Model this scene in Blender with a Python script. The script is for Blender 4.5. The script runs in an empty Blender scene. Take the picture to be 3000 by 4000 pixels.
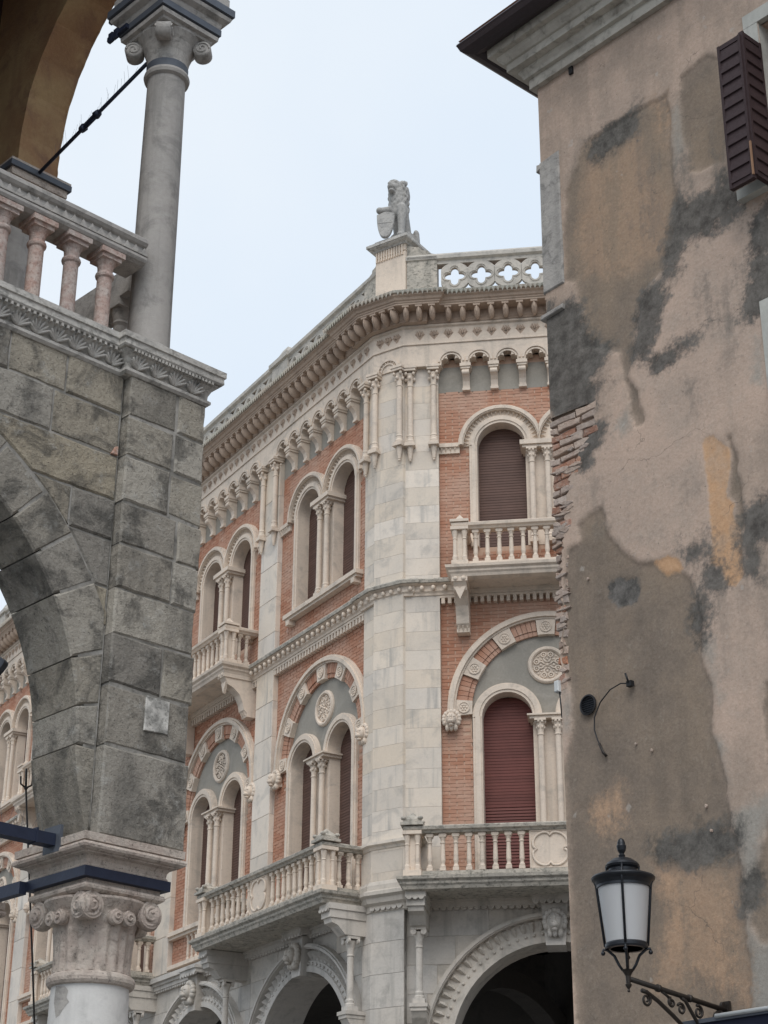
import bpy, math, random
import numpy as np
from mathutils import Matrix, Vector, noise as mnoise
random.seed(7)
R = math.radians
pi = math.pi
sc = bpy.context.scene
col = sc.collection

# ---------------------------------------------------------------- camera
TH, RO, FPX, CAMZ = R(24.9695), R(-0.3165), 6940.11, 1.6
_R0 = Vector((1, 0, 0)); _U0 = Vector((0, -math.sin(TH), math.cos(TH))); _F0 = Vector((0, math.cos(TH), math.sin(TH)))
_Rr = _R0*math.cos(RO) - _U0*math.sin(RO); _Ur = _R0*math.sin(RO) + _U0*math.cos(RO)
cam = bpy.data.cameras.new('camera'); camo = bpy.data.objects.new('camera', cam); col.objects.link(camo)
cam.sensor_fit = 'VERTICAL'; cam.sensor_height = 36.0; cam.lens = 36.0*FPX/4000.0
cam.clip_start = .1; cam.clip_end = 3000
camo.matrix_world = Matrix(((_Rr.x, _Ur.x, -_F0.x, 0), (_Rr.y, _Ur.y, -_F0.y, 0), (_Rr.z, _Ur.z, -_F0.z, CAMZ), (0, 0, 0, 1)))
sc.camera = camo
sc.render.resolution_x, sc.render.resolution_y = 768, 1024

# ---------------------------------------------------------------- sky, sun, exposure
SUN_DIR = Vector((-.08, -.78, 1.0)).normalized()          # towards the sun
w = bpy.data.worlds.new('World'); sc.world = w; w.use_nodes = True
nt = w.node_tree; nt.nodes.clear()
out = nt.nodes.new('ShaderNodeOutputWorld'); bg = nt.nodes.new('ShaderNodeBackground')
sky = nt.nodes.new('ShaderNodeTexSky'); sky.sky_type = 'NISHITA'; sky.sun_disc = False
sky.sun_elevation = math.asin(SUN_DIR.z); sky.sun_rotation = math.atan2(SUN_DIR.x, SUN_DIR.y)
sky.air_density = 1.0; sky.dust_density = 3.0; sky.ozone_density = 1.0
tc = nt.nodes.new('ShaderNodeTexCoord')
cn = nt.nodes.new('ShaderNodeTexNoise'); cn.inputs['Scale'].default_value = 2.2; cn.inputs['Detail'].default_value = 5; cn.inputs['Roughness'].default_value = .5
cr = nt.nodes.new('ShaderNodeValToRGB')
cr.color_ramp.elements[0].position = .3; cr.color_ramp.elements[0].color = (6.9, 8.15, 9.65, 1)
cr.color_ramp.elements[1].position = .75; cr.color_ramp.elements[1].color = (8.9, 9.45, 9.95, 1)
mx = nt.nodes.new('ShaderNodeMix'); mx.data_type = 'RGBA'; mx.inputs['Factor'].default_value = .86
nt.links.new(tc.outputs['Generated'], cn.inputs['Vector']); nt.links.new(cn.outputs['Fac'], cr.inputs['Fac'])
nt.links.new(sky.outputs['Color'], mx.inputs['A']); nt.links.new(cr.outputs['Color'], mx.inputs['B'])
nt.links.new(mx.outputs['Result'], bg.inputs['Color']); bg.inputs['Strength'].default_value = .10
nt.links.new(bg.outputs['Background'], out.inputs['Surface'])
sun = bpy.data.lights.new('sun', 'SUN'); sun.energy = 1.5; sun.angle = R(45); sun.color = (1, .965, .92)
suno = bpy.data.objects.new('sun', sun); col.objects.link(suno)
suno.rotation_euler = (-SUN_DIR).to_track_quat('-Z', 'Y').to_euler()
sc.view_settings.view_transform = 'Standard'; sc.view_settings.look = 'None'
sc.view_settings.exposure = 0.14; sc.view_settings.gamma = 1.0; sc.view_settings.use_curve_mapping = False

# ---------------------------------------------------------------- materials
class NT:
    def __init__(s, name):
        m = bpy.data.materials.new(name); m.use_nodes = True; s.m = m; s.t = m.node_tree
        s.b = s.t.nodes['Principled BSDF']
    def n(s, typ, **k):
        x = s.t.nodes.new('ShaderNode'+typ)
        for a, v in k.items():
            if a in x.inputs: x.inputs[a].default_value = v
            else: setattr(x, a, v)
        return x
    def l(s, a, b): s.t.links.new(a, b)
    def pos(s):
        if not hasattr(s, '_p'): s._p = s.n('NewGeometry').outputs['Position']
        return s._p
    def perobj(s):
        a = s.n('VectorMath'); a.operation = 'SCALE'; a.inputs[0].default_value = (37., 53., 71.); s.l(s.n('ObjectInfo').outputs['Random'], a.inputs['Scale'])
        b = s.n('VectorMath'); b.operation = 'ADD'; s.l(s.n('NewGeometry').outputs['Position'], b.inputs[0]); s.l(a.outputs[0], b.inputs[1]); s._p = b.outputs[0]
    def noise(s, scale, detail=5, rough=.6, vec=None, dist=0.0, stretch=None):
        x = s.n('TexNoise'); x.inputs['Scale'].default_value = scale; x.inputs['Detail'].default_value = detail
        x.inputs['Roughness'].default_value = rough; x.inputs['Distortion'].default_value = dist
        v = vec or s.pos()
        if stretch:
            mp = s.n('Mapping'); mp.inputs['Scale'].default_value = stretch; s.l(v, mp.inputs['Vector']); v = mp.outputs['Vector']
        s.l(v, x.inputs['Vector']); return x.outputs['Fac']
    def rng(s, v, a, b, c=0., d=1., smooth=True):
        x = s.n('MapRange'); x.interpolation_type = 'SMOOTHSTEP' if smooth else 'LINEAR'
        s.l(v, x.inputs['Value'])
        for k, q in zip(('From Min', 'From Max', 'To Min', 'To Max'), (a, b, c, d)): x.inputs[k].default_value = q
        return x.outputs['Result']
    def mix(s, f, a, b, mode='MIX'):
        x = s.n('Mix'); x.data_type = 'RGBA'; x.blend_type = mode
        for k, v in (('Factor', f), ('A', a), ('B', b)):
            i = [q for q in x.inputs if q.name == k and (q.type == ('VALUE' if k == 'Factor' else 'RGBA'))][0]
            if isinstance(v, (int, float)): i.default_value = v
            elif isinstance(v, tuple): i.default_value = (*v, 1) if len(v) == 3 else v
            else: s.l(v, i)
        return [q for q in x.outputs if q.type == 'RGBA'][0]
    def math(s, op, a, b=None):
        x = s.n('Math'); x.operation = op
        for i, v in enumerate((a, b)):
            if v is None: continue
            if isinstance(v, (int, float)): x.inputs[i].default_value = v
            else: s.l(v, x.inputs[i])
        return x.outputs[0]
    def bump(s, h, strength, dist=.02):
        x = s.n('Bump'); x.inputs['Strength'].default_value = strength; x.inputs['Distance'].default_value = dist
        s.l(h, x.inputs['Height'])
        if s.b.inputs['Normal'].links: s.l(s.b.inputs['Normal'].links[0].from_socket, x.inputs['Normal'])
        s.l(x.outputs['Normal'], s.b.inputs['Normal'])
    def done(s, c, rough=.8, spec=.25, metal=0):
        if isinstance(c, tuple): s.b.inputs['Base Color'].default_value = (*c, 1)
        else: s.l(c, s.b.inputs['Base Color'])
        s.b.inputs['Roughness'].default_value = rough; s.b.inputs['Specular IOR Level'].default_value = spec
        s.b.inputs['Metallic'].default_value = metal
        return s.m

def stone(name, c1, c2, stain, sc1=.9, stain_amt=.35, streak=0., rnd=.0, bump=.25, bs=35, black=0., speck=0., rough=.85):
    N = NT(name)
    if rnd and name != 'pink_verona_marble': N.perobj()
    c = N.mix(N.rng(N.noise(sc1, 5, .6), .35, .65), c1, c2)
    c = N.mix(N.math('MULTIPLY', N.rng(N.noise(sc1*2.7, 6, .65, dist=.6), .48, .72), stain_amt), c, stain)
    if streak: c = N.mix(N.math('MULTIPLY', N.rng(N.noise(5, 4, .6, stretch=(1, 1, .07)), .52, .75), streak), c, stain)
    if black: c = N.mix(N.math('MULTIPLY', N.rng(N.noise(16, 8, .8, stretch=(.7, .7, 1.6)), .49, .68), black), c, (.035, .036, .033))
    if speck: c = N.mix(N.math('MULTIPLY', N.rng(N.noise(60, 2, .5), .60, .72), speck), c, (.02, .02, .02))
    c = N.mix(.5, c, N.mix(N.noise(28, 4, .7), (.25, .25, .25), (.75, .75, .75)), 'SOFT_LIGHT')
    if rnd:
        oi = N.n('ObjectInfo').outputs['Random']; at = N.n('Attribute', attribute_name='rnd').outputs['Fac']
        r = N.math('FRACT', N.math('ADD', oi, at))
        hs = N.n('HueSaturation'); N.l(c, hs.inputs['Color']); N.l(N.rng(r, 0, 1, 1-rnd, 1+rnd, False), hs.inputs['Value'])
        r2 = N.math('FRACT', N.math('MULTIPLY', r, 7.31)); N.l(N.rng(r2, 0, 1, .80, 1.15, False), hs.inputs['Saturation'])
        c = hs.outputs['Color']
    if bump: N.bump(N.noise(bs, 6, .7), bump, .012)
    return N.done(c, rough)

M = {}
M['stone'] = stone('palazzo_stone', (.73, .615, .505), (.66, .56, .465), (.40, .355, .305), .9, .6, .5, black=.14, bump=.3)
M['block'] = stone('palazzo_ashlar', (.72, .625, .52), (.64, .57, .49), (.37, .35, .32), .8, .55, .85, rnd=.08, black=.05, bump=.25)
M['gstone'] = stone('ground_floor_stone', (.58, .53, .47), (.52, .485, .44), (.30, .28, .25), .9, .65, .6, rnd=.06, black=.12, bump=.3)
M['dirty'] = stone('weathered_coping_stone', (.52, .47, .40), (.40, .37, .32), (.16, .155, .135), 3.5, .8, .3, black=.85, bump=.4)
M['copper'] = stone('verdigris_flashing', (.60, .54, .465), (.50, .50, .44), (.46, .37, .29), 1.8, .6, .2, bump=.1)
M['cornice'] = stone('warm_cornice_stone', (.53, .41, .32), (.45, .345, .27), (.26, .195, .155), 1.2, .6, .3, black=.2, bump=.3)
M['plaster'] = stone('grey_tympanum_plaster', (.31, .285, .245), (.265, .247, .215), (.37, .34, .30), 1.3, .5, .2, bump=.15)
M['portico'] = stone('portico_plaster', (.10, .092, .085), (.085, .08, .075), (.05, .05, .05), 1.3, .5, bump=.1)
M['mortar'] = stone('lime_mortar', (.40, .38, .35), (.22, .21, .19), (.10, .096, .09), 4, .7, bump=.6)
M['leaf'] = stone('carved_cornice_stone', (.56, .535, .495), (.46, .44, .41), (.16, .155, .145), 4, .75, .3, black=.5, bump=.5)
M['rail'] = stone('loggia_rail_stone', (.47, .445, .415), (.39, .37, .35), (.17, .165, .155), 3.5, .7, .3, black=.35, bump=.5)
M['pink'] = stone('pink_verona_marble', (.46, .33, .285), (.54, .46, .415), (.27, .19, .165), 14, .8, .0, bump=1.0, bs=48, speck=.3, rnd=.08)
M['palepink'] = stone('pale_pink_capital_stone', (.60, .53, .465), (.52, .435, .38), (.22, .185, .16), 6, .7, .35, black=.25, bump=1.0, bs=40, speck=.45)
M['shaft'] = stone('grey_column_stone', (.41, .385, .36), (.36, .34, .32), (.17, .165, .157), 1.5, .65, .7, bump=.4, bs=90)
M['istria'] = stone('white_column_stone', (.68, .665, .64), (.61, .60, .58), (.40, .395, .385), 2.2, .45, .45, bump=.2)
M['ochre'] = stone('ochre_plaster', (.42, .285, .15), (.33, .19, .10), (.23, .13, .085), 1.6, .7, .3, bump=.4)
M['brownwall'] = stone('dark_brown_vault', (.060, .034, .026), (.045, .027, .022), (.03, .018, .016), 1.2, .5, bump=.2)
M['white'] = stone('white_painted_stone', (.52, .52, .48), (.44, .44, .41), (.30, .29, .27), 2.5, .5, .2, bump=.2)
M['eave'] = stone('eave_moulding_plaster', (.56, .53, .47), (.46, .43, .38), (.20, .185, .16), 3.0, .75, .1, bump=.4)
M['oldbrick'] = stone('exposed_house_brick', (.37, .17, .105), (.44, .27, .20), (.50, .42, .36), 7, .95, 0, rnd=.2, bump=1., bs=40)
M['lime'] = stone('crumbling_lime_mortar', (.52, .425, .36), (.44, .345, .29), (.34, .225, .175), 9, .7, 0, rnd=.14, bump=1., bs=35)
M['paving'] = stone('paving_stone', (.20, .195, .185), (.16, .155, .15), (.11, .11, .105), .6, .5, 0, bump=.3)
M['statue'] = stone('statue_stone', (.41, .395, .37), (.34, .33, .315), (.13, .128, .122), 6, .6, .3, bump=.4)
M['parapet'] = stone('grey_parapet_stone', (.52, .48, .425), (.44, .415, .375), (.25, .24, .22), 2.0, .65, .4, black=.25, bump=.3)
M['whitestain'] = stone('lime_stained_patch', (.66, .64, .60), (.24, .235, .22), (.10, .098, .09), 9, .8, .7, speck=.4, bump=.5)
def trachyte(name, dark=1.0):
    N = NT(name); N.perobj()
    r = N.n('ObjectInfo').outputs['Random']
    rp = N.n('ValToRGB'); N.l(r, rp.inputs['Fac']); el = rp.color_ramp.elements
    el[0].position = .0; el[0].color = (.165*dark, .162*dark, .155*dark, 1); el[1].position = 1; el[1].color = (.30*dark, .295*dark, .278*dark, 1)
    for p, c in ((.25, (.27, .265, .25)), (.45, (.275, .252, .205)), (.6, (.215, .21, .198)), (.8, (.27, .26, .235))):
        e = el.new(p); e.color = (*[x*dark for x in c], 1)
    c = N.mix(1.0, rp.outputs['Color'], (1.45, 1.37, 1.27), 'MULTIPLY')
    c = N.mix(N.math('MULTIPLY', N.rng(N.noise(3.2, 7, .7, dist=.5), .45, .64), .72), c, (.070, .068, .063))
    c = N.mix(N.math('MULTIPLY', N.rng(N.noise(6.5, 8, .78), .54, .68), .55), c, (.46, .45, .42))
    c = N.mix(N.math('MULTIPLY', N.rng(N.noise(2.1, 5, .6, stretch=(1, 1, .30)), .50, .70), .6), c, (.085, .083, .077))
    c = N.mix(N.math('MULTIPLY', N.rng(N.noise(55, 3, .6), .60, .70), .6), c, (.04, .04, .038))
    c = N.mix(.75, c, N.mix(N.noise(34, 5, .75), (.15, .15, .15), (.85, .85, .85)), 'SOFT_LIGHT')
    N.bump(N.noise(13, 7, .7), .9, .03); N.bump(N.noise(60, 4, .7), .6, .012)
    return N.done(c, .92, .15)
M['trachyte'] = trachyte('trachyte_block'); M['soffit'] = trachyte('arch_ring_stone', .92)

def brickmat():
    N = NT('palazzo_brick')
    oi = N.n('ObjectInfo').outputs['Random']; at = N.n('Attribute', attribute_name='rnd').outputs['Fac']
    r = N.math('FRACT', N.math('ADD', oi, at))
    rp = N.n('ValToRGB'); N.l(r, rp.inputs['Fac'])
    rp.color_ramp.elements[0].color = (.40, .185, .115, 1); rp.color_ramp.elements[1].color = (.51, .29, .20, 1)
    e = rp.color_ramp.elements.new(.5); e.color = (.455, .23, .15, 1)
    c = N.mix(N.math('MULTIPLY', N.rng(N.noise(.9, 5, .6), .38, .68), .65), rp.outputs['Color'], (.56, .40, .315))
    c = N.mix(N.math('MULTIPLY', N.noise(40, 3, .6), .3), c, (.30, .15, .10))
    c = N.mix(N.math('MULTIPLY', N.rng(N.noise(3.5, 7, .7), .55, .72), .4), c, (.30, .16, .11))
    c = N.mix(N.math('MULTIPLY', N.rng(N.noise(6, 6, .7), .60, .72), .45), c, (.60, .50, .43))
    N.bump(N.noise(60, 3, .6), .2, .01)
    return N.done(c, .9, .2)
M['brick'] = brickmat()
M['brickbed'] = stone('brick_mortar_bed', (.55, .38, .285), (.50, .345, .255), (.42, .25, .17), 2, .4, bump=.2)

def simple(name, c, rough=.5, spec=.4, metal=0, var=.25, sc_=8, bump=0, rnd=0):
    N = NT(name)
    cc = N.mix(N.noise(sc_, 5, .65), tuple(x*(1-var) for x in c), tuple(x*(1+var) for x in c))
    if rnd:
        hs = N.n('HueSaturation'); N.l(cc, hs.inputs['Color']); N.l(N.rng(N.n('ObjectInfo').outputs['Random'], 0, 1, 1-rnd, 1+rnd, False), hs.inputs['Value']); cc = hs.outputs['Color']
    if bump: N.bump(N.noise(50, 4, .6), bump, .01)
    return N.done(cc, rough, spec, metal)
M['shutter'] = simple('maroon_roller_shutter', (.120, .070, .056), .6, .25, 0, .28, 3, 0, .10)
M['redshutter'] = simple('red_roller_shutter', (.14, .048, .040), .6, .25, 0, .28, 3, 0, .10)
M['shutterbed'] = simple('shutter_gap', (.03, .016, .015), .8)
M['iron'] = simple('blue_black_iron', (.026, .034, .062), .5, .4, .3, .35, 14, .15)
M['ironband'] = simple('grey_blue_iron_band', (.10, .112, .135), .6, .4, .2, .25, 12, .1)
M['lampiron'] = simple('lamp_cast_iron', (.021, .024, .030), .38, .5, .4, .3, 25)
M['rust'] = simple('brown_bracket_iron', (.035, .029, .025), .5, .4, .3, .35, 25)
M['gutter'] = simple('brown_gutter_metal', (.05, .038, .042), .45, .5, .3, .2, 4)
M['wood'] = simple('dark_painted_shutter_wood', (.045, .028, .030), .65, .3, 0, .4, 20, .3)
M['barewood'] = simple('bare_shutter_wood', (.30, .18, .115), .8, .2, 0, .3, 20)
M['black'] = simple('black_plastic', (.015, .015, .017), .5)
M['whitepaint'] = simple('white_enamel', (.62, .64, .64), .35, .5, 0, .08)
M['navy'] = simple('navy_awning_fabric', (.015, .018, .035), .8, .2, 0, .2)
M['tile'] = simple('roof_tile', (.16, .075, .045), .9, .2, 0, .35, 6)

def frosted():
    N = NT('frosted_lamp_glass')
    N.b.inputs['Transmission Weight'].default_value = .25
    N.b.inputs['Subsurface Weight'].default_value = .0
    return N.done(N.mix(N.noise(6, 3, .5), (.58, .585, .595), (.63, .635, .64)), .5, .4)
M['glass'] = frosted()

# ---------------------------------------------------------------- mesh builder
class MB:
    def __init__(s): s.v = []; s.f = []; s.sm = []; s.mi = []; s.rn = []; s._r = 0.
    def add(s, vs, fs, smooth=False, mi=0):
        o = len(s.v); s.v += [tuple(p) for p in vs]
        for f in fs: s.f.append(tuple(i+o for i in f)); s.sm.append(smooth); s.mi.append(mi); s.rn.append(s._r)
        return s
    def box(s, x0, x1, y0, y1, z0, z1, c=0., mi=0):
        """box; c chamfers the four front (low y) edges"""
        if c <= 0:
            vs = [(x, y, z) for z in (z0, z1) for y in (y0, y1) for x in (x0, x1)]
            fs = [(0, 2, 3, 1), (4, 5, 7, 6), (0, 1, 5, 4), (2, 6, 7, 3), (0, 4, 6, 2), (1, 3, 7, 5)]
            return s.add(vs, fs, mi=mi)
        return s.prism([(x0, z0), (x1, z0), (x1, z1), (x0, z1)], y0, y1, c, mi)
    def prism(s, poly, y0, y1, c=0., mi=0):
        """poly [(x,z)] counter-clockwise seen from the front (from -y)"""
        n = len(poly)
        a = sum(poly[i][0]*poly[(i+1) % n][1]-poly[(i+1) % n][0]*poly[i][1] for i in range(n))
        if a < 0: poly = poly[::-1]
        vs = []; fs = []
        if c > 0:
            ins = []
            for i in range(n):
                p0 = Vector(poly[i-1]); p1 = Vector(poly[i]); p2 = Vector(poly[(i+1) % n])
                d1 = (p1-p0).normalized(); d2 = (p2-p1).normalized()
                n1 = Vector((-d1.y, d1.x)); n2 = Vector((-d2.y, d2.x)); m = n1+n2
                k = m.dot(n1); m = m/(k if k > .25 else .25)
                ins.append(p1+m*c)
            rings = [[(p[0], y0, p[1]) for p in ins], [(p[0], y0+c, p[1]) for p in poly], [(p[0], y1, p[1]) for p in poly]]
        else: rings = [[(p[0], y0, p[1]) for p in poly], [(p[0], y1, p[1]) for p in poly]]
        for r in rings: vs += r
        for k in range(len(rings)-1):
            for i in range(n):
                j = (i+1) % n; fs.append((k*n+j, k*n+i, k*n+n+i, k*n+n+j))
        fs.append(tuple(range(n))); fs.append(tuple(range((len(rings)-1)*n, len(rings)*n))[::-1])
        return s.add(vs, fs, mi=mi)
    def xprism(s, poly, x0, x1, mi=0):
        """poly [(y,z)] extruded along x"""
        n = len(poly); vs = [(x0, p[0], p[1]) for p in poly]+[(x1, p[0], p[1]) for p in poly]
        a = sum(poly[i][0]*poly[(i+1) % n][1]-poly[(i+1) % n][0]*poly[i][1] for i in range(n))
        fs = []
        for i in range(n):
            j = (i+1) % n; q = (i, j, n+j, n+i); fs.append(q if a < 0 else q[::-1])
        t = tuple(range(n)); u = tuple(range(n, 2*n))
        fs += [t, u[::-1]] if a < 0 else [t[::-1], u]
        return s.add(vs, fs, mi=mi)
    def zprism(s, poly, z0, z1, mi=0):
        n = len(poly)
        a = sum(poly[i][0]*poly[(i+1) % n][1]-poly[(i+1) % n][0]*poly[i][1] for i in range(n))
        if a < 0: poly = poly[::-1]
        vs = [(p[0], p[1], z0) for p in poly]+[(p[0], p[1], z1) for p in poly]
        fs = [(i, (i+1) % n, n+(i+1) % n, n+i) for i in range(n)]+[tuple(range(n))[::-1], tuple(range(n, 2*n))]
        return s.add(vs, fs, mi=mi)
    def lathe(s, prof, cx=0, cy=0, n=14, cz=0, mi=0, axis='z', rmod=None):
        def P(r, z, i):
            t = 2*pi*i/n; k = r*(rmod(t, z) if rmod else 1)
            a, b = k*math.cos(t), k*math.sin(t)
            if axis == 'z': return (cx+a, cy+b, cz+z)
            if axis == 'y': return (cx+a, cy-z, cz+b)     # profile 'z' grows outwards (-y)
            return (cx+z, cy+a, cz+b)
        flip = False
        for (r0, z0), (r1, z1) in zip(prof[:-1], prof[1:]):
            vs = [P(r0, z0, i) for i in range(n)]+[P(r1, z1, i) for i in range(n)]
            fs = [(i, (i+1) % n, n+(i+1) % n, n+i) for i in range(n)]
            s.add(vs, fs, True, mi)
        for k, rev in ((0, True), (-1, False)):
            if prof[k][0] > 1e-4:
                vs = [P(prof[k][0], prof[k][1], i) for i in range(n)]
                s.add(vs, [tuple(range(n))[::-1] if rev else tuple(range(n))], False, mi)
        return s
    def sphere(s, c, r, nu=10, nv=7, mi=0):
        if isinstance(r, (int, float)): r = (r, r, r)
        vs = []; fs = []
        for j in range(nv+1):
            p = pi*j/nv
            for i in range(nu):
                t = 2*pi*i/nu
                vs.append((c[0]+r[0]*math.sin(p)*math.cos(t), c[1]+r[1]*math.sin(p)*math.sin(t), c[2]-r[2]*math.cos(p)))
        for j in range(nv):
            for i in range(nu): fs.append((j*nu+i, j*nu+(i+1) % nu, (j+1)*nu+(i+1) % nu, (j+1)*nu+i))
        return s.add(vs, fs, True, mi)
    def tube(s, pts, r, n=8, mi=0, flat=None):
        pts = [Vector(p) for p in pts]; m = len(pts); rs = r if isinstance(r, (list, tuple)) else [r]*m
        vs = []; fs = []; up = None
        for i, p in enumerate(pts):
            d = (pts[min(i+1, m-1)]-pts[max(i-1, 0)]).normalized()
            if up is None: up = Vector((0, 0, 1)) if abs(d.z) < .9 else Vector((1, 0, 0))
            a = d.cross(up).normalized(); b = a.cross(d).normalized(); up = b
            for k in range(n):
                t = 2*pi*k/n+pi/n; vs.append(p+(a*math.cos(t)+b*math.sin(t))*rs[i])
        for i in range(m-1):
            for k in range(n): fs.append((i*n+k, i*n+(k+1) % n, (i+1)*n+(k+1) % n, (i+1)*n+k))
        fs += [tuple(range(n))[::-1], tuple(range((m-1)*n, m*n))]
        return s.add(vs, fs, n > 5, mi)
    def ring(s, cx, cz, r0, r1, a0, a1, y0, y1, n=16, xc=None, mi=0, xmin=None):
        """extruded annulus sector, front at y0"""
        vs = []; fs = []
        def cl(x):
            if xc is not None: x = min(x, xc)
            if xmin is not None: x = max(x, xmin)
            return x
        for i in range(n+1):
            t = a0+(a1-a0)*i/n; co, si = math.cos(t), math.sin(t)
            for y in (y0, y1):
                for r in (r0, r1): vs.append((cl(cx+r*co), y, cz+r*si))
        for i in range(n):
            a = i*4; b = a+4
            fs += [(a, a+1, b+1, b), (a+1, a+3, b+3, b+1), (a+3, a+2, b+2, b+3), (a+2, a, b, b+2)]
        fs += [(0, 2, 3, 1), (4*n, 4*n+1, 4*n+3, 4*n+2)]
        return s.add(vs, fs, False, mi)
    def sweep(s, path, prof, closed=False, mi=0, caps=True):
        """path [(x,y)] left to right seen from outside, prof [(d,z)] from bottom to top, d outwards"""
        n = len(path); P = [Vector(p) for p in path]; off = []
        for i in range(n):
            def nn(a, b):
                d = (b-a).normalized(); return Vector((d.y, -d.x))
            if closed: n1 = nn(P[i-1], P[i]); n2 = nn(P[i], P[(i+1) % n])
            else:
                n1 = nn(P[i-1], P[i]) if i else nn(P[0], P[1]); n2 = nn(P[i], P[i+1]) if i < n-1 else n1
            m = n1+n2; k = m.dot(n1); off.append(m/(k if k > .1 else .1))
        vs = [(P[i].x+off[i].x*d, P[i].y+off[i].y*d, z) for i in range(n) for d, z in prof]
        k = len(prof); fs = []
        for i in range(n if closed else n-1):
            j = (i+1) % n
            for q in range(k-1): fs.append((i*k+q, j*k+q, j*k+q+1, i*k+q+1))
        if caps and not closed: fs += [tuple(range(k)), tuple(range((n-1)*k, n*k))[::-1]]
        return s.add(vs, fs, False, mi)
    def mesh(s, name, mats):
        me = bpy.data.meshes.new(name); me.from_pydata(s.v, [], s.f)
        me.polygons.foreach_set('use_smooth', s.sm); me.polygons.foreach_set('material_index', s.mi)
        if not isinstance(mats, (list, tuple)): mats = [mats]
        for m in mats: me.materials.append(M[m] if isinstance(m, str) else m)
        if any(s.rn):
            a = me.attributes.new('rnd', 'FLOAT', 'FACE'); a.data.foreach_set('value', s.rn)
        me.update(); return me

def rough(poly, rnd, step=.07, j=.006):
    out_ = []
    n = len(poly)
    for i in range(n):
        a, b = Vector(poly[i]), Vector(poly[(i+1) % n]); L = (b-a).length; k = max(1, int(L/step)); d = (b-a)/max(L, 1e-6)
        for q in range(k):
            p = a+(b-a)*(q/k); e = rnd.uniform(-j, j*.4) if q else rnd.uniform(-j*.4, 0)
            out_.append((p.x-d.y*-e, p.y+d.x*-e))
    return out_
WM = {}
def put(name, me, W=None, parent=None, kind=None, label=None):
    """link one mesh object; W its world matrix"""
    o = bpy.data.objects.new(name, me); col.objects.link(o)
    W = W if W is not None else Matrix.Identity(4); WM[o] = W
    if parent is not None:
        o.parent = parent; o.matrix_basis = WM[parent].inverted() @ W
    else: o.matrix_basis = W
    if kind: o['kind'] = kind
    if label: o['label'] = label
    return o
def build(name, mb, mats, W=None, parent=None, **k): return put(name, mb.mesh(name, mats), W, parent, **k)
def thing(name, label, cat, loc=(0, 0, 0), W=None, group=None):
    o = bpy.data.objects.new(name, None); col.objects.link(o); o.empty_display_size = .3
    W = W if W is not None else Matrix.Translation(loc); WM[o] = W; o.matrix_basis = W
    o['label'] = label; o['category'] = cat
    if group: o['group'] = group
    return o
def frame(x, y, deg): return Matrix.Translation((x, y, 0)) @ Matrix.Rotation(R(deg), 4, 'Z')
def at(F, x, y, z, rz=0, s=1, sx=1):
    m = F @ Matrix.Translation((x, y, z)) @ Matrix.Rotation(rz, 4, 'Z')
    if s != 1 or sx != 1: m = m @ Matrix.Diagonal((s*sx, s, s, 1))
    return m
def arc(cx, cz, r, a0, a1, n): return [(cx+r*math.cos(a0+(a1-a0)*i/n), cz+r*math.sin(a0+(a1-a0)*i/n)) for i in range(n+1)]

FR = frame(.39321, 29.82337, -8.28)
FL = frame(-.14111, 30.18107, -59.2)
FC = frame(-.14111, 30.18107, -33.78)
FG = frame(-1.83324, 10.84616, 43.73)
FB = frame(2.16463, 11.39624, -48.74)
CW = .643

# ---------------------------------------------------------------- ground
g = MB(); g.add([(-900, -900, 0), (900, -900, 0), (900, 900, 0), (-900, 900, 0)], [(0, 1, 2, 3)])
build('ground', g, 'paving', kind='structure')
# ================================================================ PALAZZO
pal = thing('palazzo', 'ornate red-brick palazzo with white stone trim, arched windows and lion-topped corner', 'palace', (-.141, 30.181, 0))
def wp(F, x, y=0): v = F @ Vector((x, y, 0)); return (v.x, v.y)
LEND, REND = -26.6, 9.45
def mitre(i, d):
    nL = Vector((-.85896, -.51204)); nC = Vector((-.5563, -.83098)); nR = Vector((-.14401, -.98958))
    a, b, p = (nL, nC, (-.14111, 30.18107)) if i == 0 else (nC, nR, (.39321, 29.82337))
    m = a+b; m = m/m.dot(a); return (p[0]+m.x*d, p[1]+m.y*d)
def path(dj=0, xl=.42, xr=.30):
    if dj == 0: return [wp(FL, LEND), mitre(0, 0), mitre(1, 0), wp(FR, REND)]
    return [wp(FL, LEND), wp(FL, -xl), wp(FL, -xl, -dj), mitre(0, dj), mitre(1, dj), wp(FR, xr, -dj), wp(FR, xr), wp(FR, REND)]
def along(F, x0, x1, step):
    n = max(1, round((x1-x0)/step)); return [(F, x0+(x1-x0)*(i+.5)/n) for i in range(n)]

LC = [-(2.10+4.42*k) for k in range(6)]
LP = [-(4.38+4.42*k) for k in range(5)]
bays = [(FR, 2.515, .63, 4.40, 'R0'), (FR, 6.915, 5.03, 8.80, 'R1')]
for k in range(6):
    bays.append((FL, LC[k], (LP[k]+.37) if k < 5 else LEND+.3, -.42 if k == 0 else LP[k-1]-.37, 'L%d' % k))
YW, YS = .12, .33          # brick face and shutter face behind the pilaster plane
SP2, SP1 = 16.82, 11.48    # springing of the window arches on the two upper floors
ZA = 11.63                 # centre of the large relieving arches
SILL2, SILL1 = 14.74, 9.26

# ---- reusable meshes
def tooth(mb, c, ax, h, wd, out_):
    """small pyramid, apex towards -y"""
    mb.add([(c[0]-wd, c[1], c[2]-h), (c[0]+wd, c[1], c[2]-h), (c[0]+wd, c[1], c[2]+h), (c[0]-wd, c[1], c[2]+h), (c[0], c[1]-out_, c[2])],
           [(0, 1, 4), (1, 2, 4), (2, 3, 4), (3, 0, 4)])

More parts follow.
